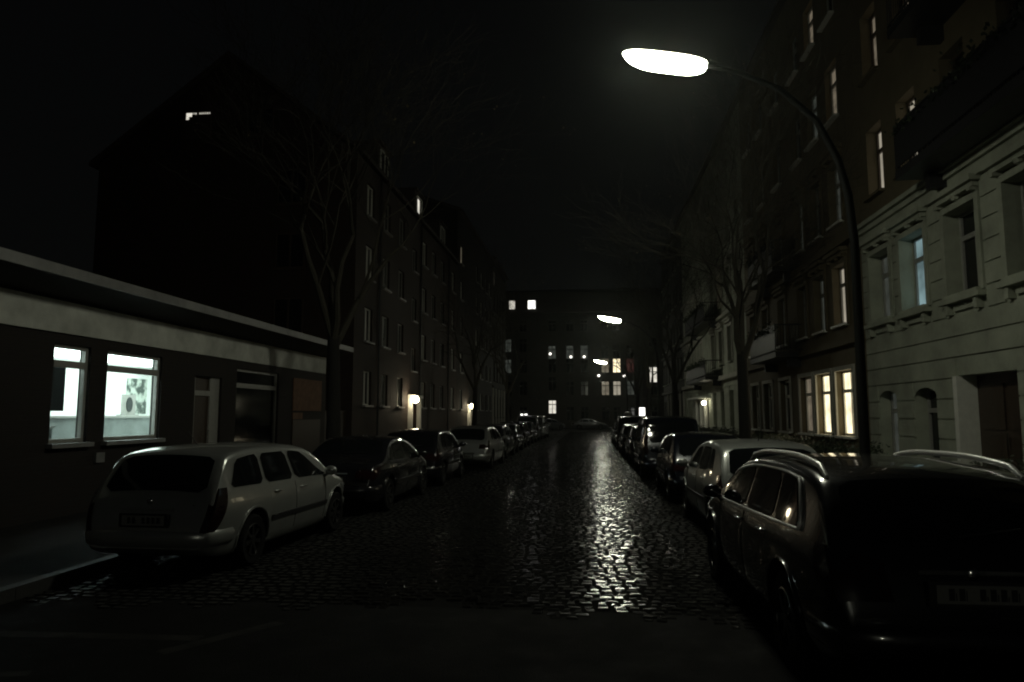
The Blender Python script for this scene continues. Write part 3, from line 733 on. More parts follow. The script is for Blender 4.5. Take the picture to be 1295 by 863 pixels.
def mk(xs, lit):
    ws = []
    for z, h in ((1.1, 1.9), (4.55, 2.0), (7.7, 2.0), (9.95+.75, 1.9), (13.6, 1.6)):
        for x in xs:
            ws.append([x, z, 1.1, h, 'glass', 'stucco_d'])
    for (x, z, p) in lit:
        q = min(ws, key=lambda w_: abs(w_[0]-x)*1.0+abs(w_[1]-z)); q[4] = p
    return ws
xsA = [-28, -25.4, -22.8, -20.2, -17.6, -15, -11.4, -9.2]
EA, rf = end_block('distant_brick_house', 'dark house at the street end, left of the pale one', -30, -7.2, 'stucco_d', mk(xsA, [(-11.4, 7.7, 'dimg'), (-11.4, 10.7, 'dimg')]))
xsB = [-5.1, -2.6, -.6, 2.2+.1, 3.9, 5.75]
wb = mk(xsB, [(-5.1, 4.55-.5, 'glass'), (2.3, 4.55, 'warmd'), (3.9, 4.55, 'beige'), (5.75, 4.55, 'dimg'), (2.3, 7.7, 'warmd'), (3.9, 7.7, 'warm'), (5.75, 7.7, 'redl'), (-5.1, 10.7, 'dimg'), (-2.6, 10.7, 'dimg'), (-.6, 10.7, 'dimg')])
for w_ in wb:
    if w_[1] > 10 and w_[1] < 11: w_[1] = 9.7
    if w_[0] == -5.1 and abs(w_[1]-1.1) < .1: w_[1] = 2.0; w_[4] = 'white'
    if w_[0] == -5.1 and abs(w_[1]-4.55) < .1: w_[1] = 5.2
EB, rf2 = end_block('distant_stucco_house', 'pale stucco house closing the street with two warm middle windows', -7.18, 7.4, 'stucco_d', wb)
wc = mk([8.9, 11.4, 13.9, 16.4, 18.9, 21.4, 24], [(8.9, 7.7, 'white')])
for w_ in wc:
    if w_[4] == 'white': w_[1] = 6.3; w_[3] = 2.2
    elif w_[0] == 8.9 and abs(w_[1]-4.55) < .1: w_[3] = 1.2
EC, rf3 = end_block('distant_corner_house', 'dark house at the street end, right of the pale one', 7.42, 30, 'brick2', wc)
# roof windows lit in the mansard of the left house, globes behind panes
def roof_win(parent, xc, zt, p, w_=1.1):
    b = MB(); b.box(xc-w_/2-.1, xc+w_/2+.1, 99.9, 101.2, zt+.35, zt+1.75); d = b.build('dormer', M['roof'], parent)
    b = MB(); b.box(xc-w_/2, xc+w_/2, 99.87, 99.897, zt+.45, zt+1.65); b.build('window', M[p], d)
roof_win(EA, -10.75, 16.4, 'white', .8); roof_win(EA, -7.95, 16.4, 'sign', 1.05)
for x, z in ((-5.35, 10.4), (-2.45, 9.95), (-.6, 9.95), (1.4, 7.3), (4.9, 7.25)):
    b = MB(); b.sphere((x, 99.88, z), .17, 10); b.build('room_lamp', M['globe'], EB, smooth=60)
b = MB(); b.box(-9.55, -9.2, 99.93, 99.96, 1.0, 2.0); b.box(-9.0, -8.6, 99.93, 99.96, 1.0, 2.0); b.build('lit_door_glass', M['sign'], EA)
t = thing('illuminated_sign', 'square glowing white sign box on a post at the far right corner', 'sign', (6.7, 94, 0.12))
b = MB(); b.tube([(6.7, 94, .0), (6.7, 94, 3.1)], .05, 8); b.build('post', M['iron'], t)
b = MB(); b.box(6.2, 7.2, 93.8, 93.93, 1.75, 2.8); b.build('sign_box', M['sign'], t)

# ------------------------------------------------------------------ street lamps
def street_lamp():
    t = thing('street_lamp', 'x', 'street lamp')
    # local: origin at foot of the post, arm towards -x
    b = MB(); b.tube([(0, 0, 0), (0, 0, .9), (0, 0, .95), (0, 0, 4.6), (-.06, 0, 5.4), (-.2, 0, 6.02), (-.52, 0, 6.72), (-1.1, 0, 7.3), (-1.8, 0, 7.65), (-2.35, 0, 7.8)],
                     [.105, .105, .08, .07, .066, .062, .056, .05, .044, .04], 12)
    b.lathe([(.16, 0), (.16, .1), (.12, .14), (.105, .3)], (0, 0, 0), 'z', 14)
    b.build('post', M['pole'], t, smooth=40, local=True)
    b = MB(); b.box(-.08, -.06, -.08, .08, .45, .85); b.build('service_door', M['iron'], t, local=True)
    # luminaire, tilted up away from the post
    ca, sa = math.cos(R(10.5)), math.sin(R(10.5)); c = Vector((-3.03, 0, 7.96)); L2 = .73
    def P(u, v, w_): return (c.x - (u*ca) - w_*sa*-1*-1, c.y + v, c.z + u*sa + w_*ca)
    def hull(z0, z1, mi, top):
        L2 = .75 if top else .73
        nu, nv = 25, 13
        def f(a, q):
            s = -math.cos(math.pi*a/(nu-1)); rr = max(1e-3, 1 - abs(s)**3.4)**.5; th = math.pi*q/(nv-1)
            return P(s*L2, (.235 if top else .205)*rr*math.cos(th), (1 if top else -1)*(.10 if top else .26)*rr*math.sin(th))
        return f, nu, nv
    b = MB(); f, nu, nv = hull(0, 0, 0, True); b.grid(f, nu, nv); b.build('housing', M['dimp'], t, smooth=50, local=True)
    b = MB(); f, nu, nv = hull(0, 0, 0, False); b.grid(f, nu, nv); b.build('diffuser', M['lamp'], t, smooth=50, local=True)  # diffuser oversized, the lamp's bloom is built into its shape
    return t
lamp0 = street_lamp()
spec = [((4.42, 12.15), 'nearest street lamp, curved post by the dark estate car with roof rails'),
        ((4.42, 46.0), 'second street lamp down the street, glowing tube over the cobbles beside the porch house'),
        ((4.42, 83.5), 'farthest street lamp, small glowing tube before the end houses'),
        ((4.42, -21.0), 'street lamp behind the viewer at the junction')]
for i, ((x, y), lb) in enumerate(spec):
    o = lamp0 if i == 0 else copy_tree(lamp0)
    o.location = (x, y, .12); o['label'] = lb; o['group'] = 'curved street lamps along the right kerb'

# ------------------------------------------------------------------ trees
def tree_mesh(seed):
    r = random.Random(seed); T = MB(); C = MB(); ends = []
    def grow(p, d, ln, rad, depth, mb):
        pts = [p]; rs = [rad]; n = 4 if depth < 3 else 3
        for k in range(n):
            d = (d + Vector((r.gauss(0, .10), r.gauss(0, .10), r.gauss(.03, .07)))*(1+.3*depth*.5)).normalized()
            p = p + d*ln/n; pts.append(p); rs.append(rad*(1-.45*(k+1)/n))
        mb.tube(pts, rs, 8 if depth < 2 else (5 if depth < 4 else 3), cap=False)
        if depth >= 7: ends.append(p); return
        nb = (3, 3, 3, 3, 3, 3, 2)[depth]
        for k in range(nb):
            s = pts[r.randint(max(1, n-2), n)] if k else pts[-1]
            a = r.uniform(0, 2*math.pi); sp_ = r.uniform(.35, .75) if k else r.uniform(.1, .35)
            u = d.orthogonal().normalized(); v = d.cross(u)
            nd = (d*math.cos(sp_) + (u*math.cos(a)+v*math.sin(a))*math.sin(sp_)).normalized()
            if nd.z < -.15: nd.z = .05; nd.normalize()
            grow(s, nd, ln*r.uniform(.66, .85), max(.004, rs[-1]*r.uniform(.72, .9)), depth+1, C)
    # trunk
    pts = [(0, 0, -.05), (.0, 0, .25), (r.uniform(-.05, .05), 0, 1.5), (r.uniform(-.1, .1), r.uniform(-.1, .1), 3.6)]
    T.tube(pts, [.27, .2, .175, .15], 12)
    top = Vector(pts[-1])
    for k in range(4):
        a = k*math.pi/2 + r.uniform(-.4, .4); t_ = r.uniform(.3, .6) if k else .08
        grow(top - Vector((0, 0, .25*k*.5)), Vector((math.cos(a)*math.sin(t_), math.sin(a)*math.sin(t_), math.cos(t_))), r.uniform(2.6, 3.1), .10, 1, C)
    for p in ends:
        if r.random() < .07:
            for _ in range(r.randint(1, 3)):
                q = p + Vector((r.gauss(0, .12), r.gauss(0, .12), r.gauss(-.05, .1))); s = r.uniform(.02, .04)
                a = Vector((r.uniform(-1, 1), r.uniform(-1, 1), r.uniform(-1, 1))).normalized(); c = a.orthogonal().normalized()
                C.quad(tuple(q-a*s), tuple(q+c*s*.7), tuple(q+a*s), tuple(q-c*s*.7), 1)
    return T.mesh('trunk', M['bark'], 60), C.mesh('crown', [M['twig'], M['leaf']])
TM = [tree_mesh(11), tree_mesh(29)]
trees = [(4.75, 22.6, 0, 1.02, .3, 'bare street tree rising between the nearest lamp and the ochre house'),
         (4.7, 39.5, 1, 1.0, 1.7, 'bare street tree before the pale house with the lit porch'),
         (4.7, 56.5, 0, 1.05, 3.1, 'bare street tree on the right kerb between second and farthest lamps'),
         (4.7, 71, 1, 1.05, 5.1, 'bare street tree near the glowing sign box on the right corner'),
         (-6.6, 18.0, 1, 1.05, 2.2, 'bare street tree in front of the right end of the flat-roofed shop'),
         (-6.6, 41.0, 0, .92, 4.2, 'bare street tree between the two lit doorways on the left, branches lamp-lit'),
         (-6.6, 58.5, 1, 1.0, .9, 'bare street tree on the left pavement past the farther lit doorway')]
for x, y, k, s, a, lb in trees:
    t = thing('street_tree', lb, 'tree', (x, y, .12), a, 'bare trees lining both pavements'); t.scale = (s, s, s)
    link('trunk', TM[k][0], t); link('crown', TM[k][1], t)

# hedge in the front gardens
def hedge(y0, y1, label, seed):
    t = thing('hedge', label, 'hedge', (6.35, (y0+y1)/2, .16))
    r = random.Random(seed); b = MB()
    for k in range(int((y1-y0)*420)):
        y = r.uniform(y0, y1); h = .85 + .12*math.sin(y*2.3) + .08*math.sin(y*5.1+1)
        z = .2 + h*r.random()**.6; x = 6.35 + r.uniform(-.33, .33)
        d = Vector((r.gauss(0, 1), r.gauss(0, 1), r.gauss(0, 1))).normalized(); e2 = d.orthogonal().normalized(); s = r.uniform(.03, .06)
        p = Vector((x, y, z + abs(r.gauss(0, .05)))); b.quad(tuple(p-d*s), tuple(p+e2*s*.6), tuple(p+d*s), tuple(p-e2*s*.6))
    b.build('foliage', M['hedge'], t)
    b = MB(); y = y0+.2
    while y < y1:
        b.tube([(6.35, y, .1), (6.35+r.gauss(0, .05), y+r.gauss(0, .05), .9)], .02, 5); y += .4
    b.build('stem', M['bark'], t)
hedge(5.5, 13.4, 'low dark hedge in front of the rusticated house, this side of its entrance', 1)
hedge(16.9, 30, 'low dark hedge beyond the entrance pier below the warm windows', 2)
hedge(32, 47.5, 'low dark hedge in the front garden before the lit porch', 3)

# ------------------------------------------------------------------ cars
def pchip(pts):
    xs = [p[0] for p in pts]; ys = [p[1] for p in pts]; n = len(xs)
    h = [xs[i+1]-xs[i] for i in range(n-1)]; dl = [(ys[i+1]-ys[i])/h[i] for i in range(n-1)]
    m = [0.]*n; m[0] = dl[0]; m[-1] = dl[-1]
    for i in range(1, n-1):
        if dl[i-1]*dl[i] > 0:
            w1 = 2*h[i]+h[i-1]; w2 = h[i]+2*h[i-1]; m[i] = (w1+w2)/(w1/dl[i-1]+w2/dl[i])
    def f(x):
        if x <= xs[0]: return ys[0]
        if x >= xs[-1]: return ys[-1]
        i = 0
        while x > xs[i+1]: i += 1
        t = (x-xs[i])/h[i]
        return (2*t**3-3*t*t+1)*ys[i] + (t**3-2*t*t+t)*h[i]*m[i] + (-2*t**3+3*t*t)*ys[i+1] + (t**3-t*t)*h[i]*m[i+1]
    return f

SP = {}
SP['estate'] = dict(L=4.29, W=1.71, top=[(0, .60), (.03, .70), (.06, .80), (.11, .93), (.30, 1.22), (.46, 1.385), (.62, 1.43), (1.2, 1.475), (2.0, 1.47), (2.6, 1.40), (2.95, 1.26), (3.42, .98), (3.6, .93), (4.0, .84), (4.18, .74), (4.25, .64), (4.29, .52)],
    belt=[(0, .97), (2.2, .935), (4.3, .88)], bot=[(0, .34), (.2, .24), (.5, .19), (3.8, .18), (4.1, .22), (4.29, .30)], wy=(.92, 3.53), wr=.31,
    wins=[((.42, 1.18), (.62, 1.14)), ((1.26, 2.02), (1.22, 1.90)), ((2.10, 3.22), (1.98, 2.42))], rw=(.135, .43), ws=(2.68, 3.36), doors=[(1.30, 2.05), (2.07, 3.06)], tail=(.52, 1.0), tw=.02, arch=.37, rail=False, moulding=.52, tumble=.17)
SP['suv'] = dict(L=4.72, W=1.83, top=[(0, .62), (.03, .74), (.07, .86), (.14, 1.0), (.36, 1.27), (.56, 1.42), (.75, 1.465), (1.4, 1.51), (2.1, 1.50), (2.7, 1.43), (3.1, 1.28), (3.62, 1.02), (3.8, .97), (4.3, .88), (4.55, .78), (4.66, .66), (4.72, .54)],
    belt=[(0, 1.04), (2.2, .97), (4.7, .92)], bot=[(0, .36), (.2, .27), (.5, .22), (4.2, .2), (4.5, .24), (4.72, .34)], wy=(.98, 3.78), wr=.335,
    wins=[((.72, 1.30), (.98, 1.34)), ((1.36, 2.22), (1.40, 2.14)), ((2.30, 3.48), (2.22, 2.72))], rw=(.17, .53), ws=(2.92, 3.56), doors=[(1.40, 2.26), (2.28, 3.3)], tail=(.68, 1.0), tw=.28, arch=.40, rail=True, moulding=None, tumble=.17)
SP['hatch'] = dict(L=4.02, W=1.69, top=[(0, .58), (.03, .72), (.08, .88), (.14, .97), (.36, 1.22), (.56, 1.38), (.75, 1.43), (1.4, 1.47), (1.9, 1.455), (2.4, 1.37), (2.75, 1.22), (3.2, .98), (3.4, .92), (3.75, .82), (3.92, .72), (3.99, .62), (4.02, .50)],
    belt=[(0, 1.0), (2.0, .94), (4.0, .88)], bot=[(0, .34), (.2, .24), (.5, .19), (3.5, .18), (3.85, .22), (4.02, .30)], wy=(.72, 3.24), wr=.305,
    wins=[((.70, 1.05), (.86, 1.07)), ((1.12, 1.88), (1.12, 1.78)), ((1.95, 3.02), (1.86, 2.28))], rw=(.17, .53), ws=(2.48, 3.14), doors=[(1.10, 1.92), (1.94, 2.86)], tail=(.68, .98), tw=.24, arch=.36, rail=False, moulding=.55, tumble=.17)
SP['sedan'] = dict(L=4.45, W=1.74, top=[(0, .60), (.03, .74), (.08, .88), (.16, .96), (.55, 1.0), (.72, 1.05), (1.1, 1.26), (1.42, 1.38), (1.8, 1.42), (2.2, 1.41), (2.7, 1.32), (3.0, 1.20), (3.5, .96), (3.7, .91), (4.15, .82), (4.34, .72), (4.41, .62), (4.45, .50)],
    belt=[(0, .95), (2.0, .93), (4.4, .87)], bot=[(0, .34), (.2, .24), (.5, .19), (3.9, .18), (4.2, .22), (4.45, .30)], wy=(.95, 3.62), wr=.31,
    wins=[((1.02, 1.30), (1.22, 1.36)), ((1.36, 2.16), (1.42, 2.06)), ((2.24, 3.32), (2.14, 2.60))], rw=(.80, 1.30), ws=(2.72, 3.42), doors=[(1.38, 2.2), (2.22, 3.14)], tail=(.66, .92), tw=.26, arch=.37, rail=False, moulding=.52, tumble=.18)
SP['van'] = dict(L=4.5, W=1.78, top=[(0, .62), (.03, .76), (.06, .92), (.10, 1.05), (.22, 1.40), (.32, 1.68), (.45, 1.76), (1.0, 1.82), (2.2, 1.82), (2.8, 1.76), (3.1, 1.62), (3.75, 1.10), (3.9, 1.02), (4.25, .9), (4.4, .78), (4.47, .66), (4.5, .54)],
    belt=[(0, 1.08), (2.2, 1.04), (4.5, .98)], bot=[(0, .36), (.2, .26), (.5, .22), (4.0, .2), (4.3, .24), (4.5, .32)], wy=(.8, 3.6), wr=.32,
    wins=[((.32, 1.2), (.42, 1.18)), ((1.28, 2.16), (1.26, 2.06)), ((2.26, 3.5), (2.16, 2.8))], rw=(.11, .31), ws=(3.0, 3.68), doors=[(1.25, 2.2), (2.22, 3.2)], tail=(.75, 1.25), tw=.05, arch=.38, rail=False, moulding=.6, tumble=.12)

def make_car(kind, paint, label, trimm='trim'):
    S = SP[kind]; L, Wd = S['L'], S['W']; T = pchip(S['top']); B = pchip(S['belt']); Z0 = pchip(S['bot'])
    plan = pchip([(0, .84), (.06, .895), (.18, .945), (.45, .98), (1.1, 1), (L-1.3, 1), (L-.7, .975), (L-.3, .90), (L-.1, .79), (L, .66)])
    Hh = max(p[1] for p in S['top']); bz = B(L/2)
    spf = pchip([(.16, .885), (.28, .94), (.42, .975), (.62, 1.0), (.78, .992), (bz-.03, .962), (bz+.02, .945), (Hh, .945-S['tumble'])])
    crown = .035
    def hw(y, z): return Wd/2*plan(y)*spf(z)
    def rc(y): return min(.075, (T(y)-Z0(y))*.2)
    def ze(y): return T(y)-crown-rc(y)
    def wtop(y): return max(.05, hw(y, ze(y)) - rc(y)*1.3)
    def ptop(x, y, off=0):
        wt = wtop(y); return Vector((x, y, T(y)-crown*(x/wt)**2))
    def pside(y, z): return Vector((hw(y, z), y, z))
    def nrm(f, a, c, e=.01):
        p = f(a, c); u = f(a+e, c)-p; v = f(a, c+e)-p; n = u.cross(v)
        return n.normalized() if n.length > 1e-9 else Vector((0, 0, 1))
    def side_pt(y, z, off, sx):
        n = nrm(pside, y, z); n = n if n.x > 0 else -n
        p = pside(y, z) + n*off; return Vector((p.x*sx, p.y, p.z))
    def top_pt(x, y, off):
        n = nrm(ptop, x, y, .004); n = n if n.z > 0 else -n
        return ptop(x, y)+n*off
    def yrear(z):        # rearmost y where the shoulder reaches z
        y = 0
        while ze(y) < z and y < 1.2: y += .004
        return y
    def yfront(z):
        y = L
        while ze(y) < z and y > L-1.2: y -= .004
        return y
    # stations
    ys = sorted({*[p[0] for p in S['top']], 0, .015, .045, .09, .2, .25, .4, .5, .9, 1.6, 1.8, 2.3, 2.45, 2.8, 3.2, L-.6, L-.4, L-.2, L-.14, L-.025, L-.045, L-.01})
    ys = [y for i, y in enumerate(ys) if y <= L and (i == 0 or y-ys[i-1] > .004)]
    def section(y):
        z0 = Z0(y); e1 = ze(y); zb = min(B(y), e1-.01); w0 = hw(y, z0)
        pts = [(0, z0-.0), (w0*.55, z0), (w0-.06, z0), (w0-.015, z0+.015)]
        for k in range(8): z = z0+.05+(zb-z0-.05)*k/7; pts.append((hw(y, z), z))
        for k in range(1, 6): z = zb+(e1-zb)*k/5; pts.append((hw(y, z), z))
        we = hw(y, e1); wt = wtop(y)
        for k in range(1, 4):
            a = math.pi/2*k/3; pts.append((wt+(we-wt)*math.cos(a), e1+(T(y)-crown-e1)*math.sin(a)))
        for k in range(1, 6): x = wt*(1-k/5); pts.append((x, T(y)-crown*(x/wt)**2))
        return pts
    secs = [section(y) for y in ys]; n = len(secs[0])
    full = [s + [(-x, z) for x, z in reversed(s[1:-1])] for s in secs]; N = len(full[0])
    b = MB(); b.grid(lambda a, c: (full[a][c][0], ys[a], full[a][c][1]), len(ys), N, 0, True)
    for a in (0, len(ys)-1):
        i = len(b.v); b.v += [(full[a][c][0], ys[a], full[a][c][1]) for c in range(N)]; b.f.append(tuple(range(i, i+N))); b.m.append(0)
    me = b.mesh('body', [M[paint], M['well']], 40)
    t = thing('parked_car', label, 'car')
    body = link('body', me, t)
    # wheel arches cut out
    cb = MB()
    for wy in S['wy']:
        for sx in (1, -1):
            i = len(cb.v); nn = 28; x0, x1 = Wd/2-.27, Wd/2+.2
            for x in (x0*sx, x1*sx):
                for q in range(nn): a = 2*math.pi*q/nn; cb.v.append((x, wy+S['arch']*math.cos(a), S['wr']+.02+S['arch']*math.sin(a)))
            for q in range(nn): q2 = (q+1) % nn; cb.f.append((i+q, i+q2, i+nn+q2, i+nn+q)); cb.m.append(1)
            cb.f.append(tuple(i+q for q in range(nn))); cb.m.append(1); cb.f.append(tuple(i+nn+q for q in reversed(range(nn)))); cb.m.append(1)
    cm = cb.mesh('cutter', [M[paint], M['well']])
    bm = bmesh.new(); bm.from_mesh(cm); bmesh.ops.recalc_face_normals(bm, faces=bm.faces); bm.to_mesh(cm); bm.free()
    cut = bpy.data.objects.new('cutter', cm); COL.objects.link(cut)
    md = body.modifiers.new('b', 'BOOLEAN'); md.operation = 'DIFFERENCE'; md.object = cut; md.solver = 'EXACT'; md.material_mode = 'INDEX'
    dg = bpy.context.evaluated_depsgraph_get(); dg.update()
    nm = bpy.data.meshes.new_from_object(body.evaluated_get(dg)); body.modifiers.clear(); body.data = nm; nm.name = 'body'
    nm.shade_smooth(); nm.set_sharp_from_angle(angle=R(38)); bpy.data.objects.remove(cut)
    # panels
    def panel(name, f, nu, nv, mat, par=t, sm=50):
        p = MB(); p.grid(f, nu, nv); return p.build(name, M[mat], par, smooth=sm, local=True)
    def fix(nu, nv, f, r=.5):    # softens the four corners of a grid panel
        def g(a, c):
            if a in (0, nu-1) and c in (0, nv-1):
                a2 = a+(1 if a == 0 else -1); c2 = c+(1 if c == 0 else -1)
                return (Vector(f(a2, c))+Vector(f(a, c2)))/2
            return f(a, c)
        return g
    for sx in (1, -1):
        for (y0, y1), (t0, t1) in S['wins']:
            nu, nv = 11, 8
            def f(a, c, y0=y0, y1=y1, t0=t0, t1=t1, sx=sx):
                s, q = a/(nu-1), c/(nv-1); y = (y0+(y1-y0)*s)*(1-q)+(t0+(t1-t0)*s)*q
                zl = B(y)+.025; zu = ze(y)-.015; return side_pt(y, zl+(max(zu, zl+.004)-zl)*q, .006, sx)
            w_ = panel('side_window', fix(nu, nv, f), nu, nv, 'cglass')
            if S['rail'] and False: pass
        if S['rail']:    # chrome line round the side glass
            (a0, a1), (c0, c1) = S['wins'][0][0], S['wins'][0][1]; A1 = S['wins'][-1][0][1]; C1 = S['wins'][-1][1][1]
            pts = [side_pt(a0-.04+(A1-a0+.04)*k/20, B(a0+(A1-a0)*k/20)+.012, .012, sx) for k in range(21)]
            up = []
            for k in range(21):
                y = (C1+.1) + (c0-.05-C1-.1)*k/20; up.append(side_pt(y, ze(y)-.004, .012, sx))
            pts += [side_pt(A1+.05-(A1-C1)*.5, (B(A1)+ze(A1-.25))/2+.0, .012, sx)] if False else []
            rear = [side_pt(c0-.11, ze(c0)-.05, .012, sx), side_pt(a0+.02, B(a0)+.17, .012, sx), side_pt(a0-.05, B(a0)+.05, .012, sx), pts[0]]
            m_ = MB(); m_.tube(pts, .012, 6); m_.tube(up + rear, .012, 6); m_.build('window_trim', M['rail'], t, smooth=60, local=True)
            y0, y1 = .62, 2.75
            rp_ = []
            for k in range(17):
                y = y0+(y1-y0)*k/16; e_ = min(1, math.sin(math.pi*min(max(k/16, .0), 1))*6); x = wtop(y)+.005; z = T(y)-crown+.002+.045*min(1, e_)
                rp_.append((x*sx, y, z))
            m_ = MB(); m_.tube(rp_, [.016]+[.024]*15+[.016], 8); m_.build('roof_rail', M['rail'], t, smooth=60, local=True)
        for di, (y0, y1) in enumerate(S['doors']):
            nu, nv = 9, 8
            def f(a, c, y0=y0, y1=y1, sx=sx):
                s, q = a/(nu-1), c/(nv-1); edge = a in (0, nu-1) or c in (0, nv-1)
                zl, zh = .30, B(y0)-.005
                ylo = y0
                if di == 0: ylo = max(y0, S['wy'][0] + math.sqrt(max(0, (S['arch']+.03)**2-(max(0, zl+(zh-zl)*q-S['wr']))**2)))
                y = ylo+(y1-ylo)*s; return side_pt(y, zl+(zh-zl)*q, -.004 if edge else .004, sx)
            p = MB(); p.grid(f, nu, nv)
            d = p.build('door', M[paint], t, smooth=45, local=True)
            hb = MB(); hy = y0+.12; hz = B(hy)-.10; q0, q1 = side_pt(hy, hz, .02, sx), side_pt(hy+.17, hz, .02, sx)
            hb.tube([side_pt(hy-.01, hz, -.01, sx), q0, (q0+q1)/2 + Vector((.008*sx, 0, 0)), q1, side_pt(hy+.18, hz, -.01, sx)], .012, 7)
            hb.build('handle', M[paint if kind != 'suv' else 'chrome'], d, smooth=60, local=True)
            # shut line
            sb = MB(); ln = [side_pt(y1+.008, .30+(B(y1)-.31)*k/8, .001, sx) for k in range(9)]; sb.tube(ln, .004, 4); sb.build('shut_line', M['well'], d, local=True)
        if S['moulding']:
            m_ = MB()
            y0, y1 = S['wy'][0]+S['arch']+.06, S['wy'][1]-S['arch']-.05; z = S['moulding']
            def f(a, c, sx=sx): y = y0+(y1-y0)*a/12; k = c; return side_pt(y, z+(-.035, -.03, .03, .035)[k], (.0, .016, .016, .0)[k], sx)
            m_.grid(f, 13, 4); m_.build('side_moulding', M['trim'], t, smooth=40, local=True)
        # arch lips
        for wy in S['wy']:
            m_ = MB(); pts = []
            for k in range(19):
                a = -.12+(math.pi+.24)*k/18; y = wy+(S['arch']+.012)*math.cos(a); z = S['wr']+.02+(S['arch']+.012)*math.sin(a)
                pts.append(side_pt(min(max(y, .02), L-.02), z, .004, sx))
            m_.tube(pts, .016, 6)
            m_.build('wheel_arch', M[paint], t, smooth=60, local=True)
        # mirror
        my = S['ws'][1]-.28; mz = B(my)+.05; mp = side_pt(my, mz, .12, sx)
        m_ = MB(); m_.sphere(tuple(mp), .1, 14, sc=(1.0, .55, .72)); m_.tube([side_pt(my+.02, B(my)+.0, -.01, sx), mp], .028, 6); m_.build('wing_mirror', M[paint], t, smooth=60, local=True)
        # tail light: wraps the corner
        z0, z1 = S['tail']
        p = MB(); nv = 8
        def f(a, c, sx=sx):
            z = z0+(z1-z0)*c/(nv-1); y = max(yrear(z), .02)+(.16*math.sin(math.pi*(c+1)/(nv+2))+.03)*a/4; return side_pt(y+.004, min(z, ze(y+.004)), .008, sx)
        p.grid(f, 5, nv)
        def g(a, c, sx=sx):
            z = z0+(z1-z0)*c/(nv-1); y = max(yrear(z), .02)+.004; q = side_pt(y, min(z, ze(y)), .008, sx)
            ins = (.05+S['tw'])*a/4
            return Vector((q.x-ins*sx, q.y-.012-.03*min(1, ins*8), q.z+.02*min(1, ins*10)))
        p.grid(g, 5, nv); p.build('tail_light', M['smoke' if kind in ('estate', 'van', 'suv') else 'tail'], t, smooth=50, local=True)
        # headlight
        p = MB(); zl, zh = .60, .74
        def f(a, c, sx=sx):
            z = zl+(zh-zl)*c/5; y = min(yfront(z), L-.02)-.30*a/5*(.5+.5*c/5); return side_pt(y, min(z, ze(y)), .007, sx)
        p.grid(f, 6, 6)
        def g(a, c, sx=sx):
            z = zl+(zh-zl)*c/5; y = min(yfront(z), L-.02); q = side_pt(y, min(z, ze(y)), .007, sx); return Vector((q.x-.22*sx*a/4, q.y+.02+.06*a/4, q.z))
        p.grid(g, 5, 6); p.build('headlight', M['head'], t, smooth=50, local=True)
    # rear glass, windscreen
    for nm_, (y0, y1) in (('rear_window', S['rw']), ('windscreen', S['ws'])):
        nu, nv = 15, 9
        def f(a, c): y = y0+(y1-y0)*c/(nv-1); x = (2*a/(nu-1)-1)*wtop(y)*(.97 if nm_ == 'windscreen' else .95); return top_pt(x, y, .006)
        panel(nm_, fix(nu, nv, f), nu, nv, 'cglass')
    wy_ = S['rw'][0]+.06; m_ = MB(); m_.tube([top_pt(-.02, S['rw'][0]+.01, .02), top_pt(.38, S['rw'][0]+.05, .022)], .007, 6); m_.build('rear_wiper', M['trim'], t, local=True)
    # bumpers
    for nm_, yb, sg in (('rear_bumper', 0, -1), ('front_bumper', L, 1)):
        m_ = MB()
        zs = (.36, .40, .50, .54) if sg < 0 else (.30, .34, .46, .50)
        prof = (0, .03, .035, 0)
        path = []
        for k in range(9): y = yb - sg*(.42-.42*k/8); path.append((1, max(min(y, L-.012), .012)))
        def f(a, c):
            if a < 9: y = path[a][1]; return side_pt(y, zs[c], prof[c]-.002, 1)
            if a > 13: y = path[22-a][1]; return side_pt(y, zs[c], prof[c]-.002, -1)
            s = 1-(a-9+1)/3 ; x = hw(path[8][1], zs[c])*s; return Vector((x, yb+sg*(prof[c]+.02*(1-s*s)), zs[c]))
        m_.grid(f, 23, 4); m_.build(nm_, M[paint if kind != 'hatch' else paint], t, smooth=50, local=True)
    m_ = MB(); m_.box(-.42, .42, L-.05, L+.045, .53, .60); m_.box(-.5, .5, L-.05, L+.03, .21, .29); m_.build('grille', M['trim'], t, local=True)
    # boot details
    zc = .66 if kind != 'hatch' else .45
    def yr(z):      # centre-line rear surface
        y = 0
        while T(y) < z: y += .003
        return y
    ya = min(yr(zc-.06), yr(zc+.06)) if zc > .6 else -.04
    if kind == 'suv': zc = .76; ya = min(yr(zc-.06), yr(zc+.06))
    m_ = MB(); m_.box(-.30, .30, ya-.045, ya-.02, zc-.075, zc+.075); m_.build('plate_recess', M['trim'], t, local=True)
    m_ = MB(); m_.box(-.26, .26, ya-.052, ya-.0455, zc-.055, zc+.055); pl = m_.build('number_plate', M['plate'], t, local=True)
    m_ = MB(); rr = random.Random(len(label)); x = -.19
    for k in range(7):      # worn, unreadable characters
        if k != 2: m_.box(x, x+.034, ya-.0545, ya-.0525, zc-.035, zc+.035); m_.box(x+.04, x+.046, ya-.0545, ya-.0525, zc-.035, zc+rr.uniform(-.01, .03))
        x += .06
    m_.build('lettering', M['trim'], pl, local=True)
    m_ = MB(); ym = yr(min(zc+.12, S['top'][3][1])); m_.box(-.32, .32, ym-.03, ym-.004, zc+.10, zc+.125); m_.build('boot_strip', M[paint if kind == 'estate' else 'chrome'], t, local=True)
    m_ = MB(); ye = yr(.86); m_.lathe([(.0001, -.03), (.03, -.028), (.04, -.02), (.042, .0)], (0, ye, .86), 'y', 16); m_.build('boot_badge', M['chrome'], t, smooth=40, local=True)
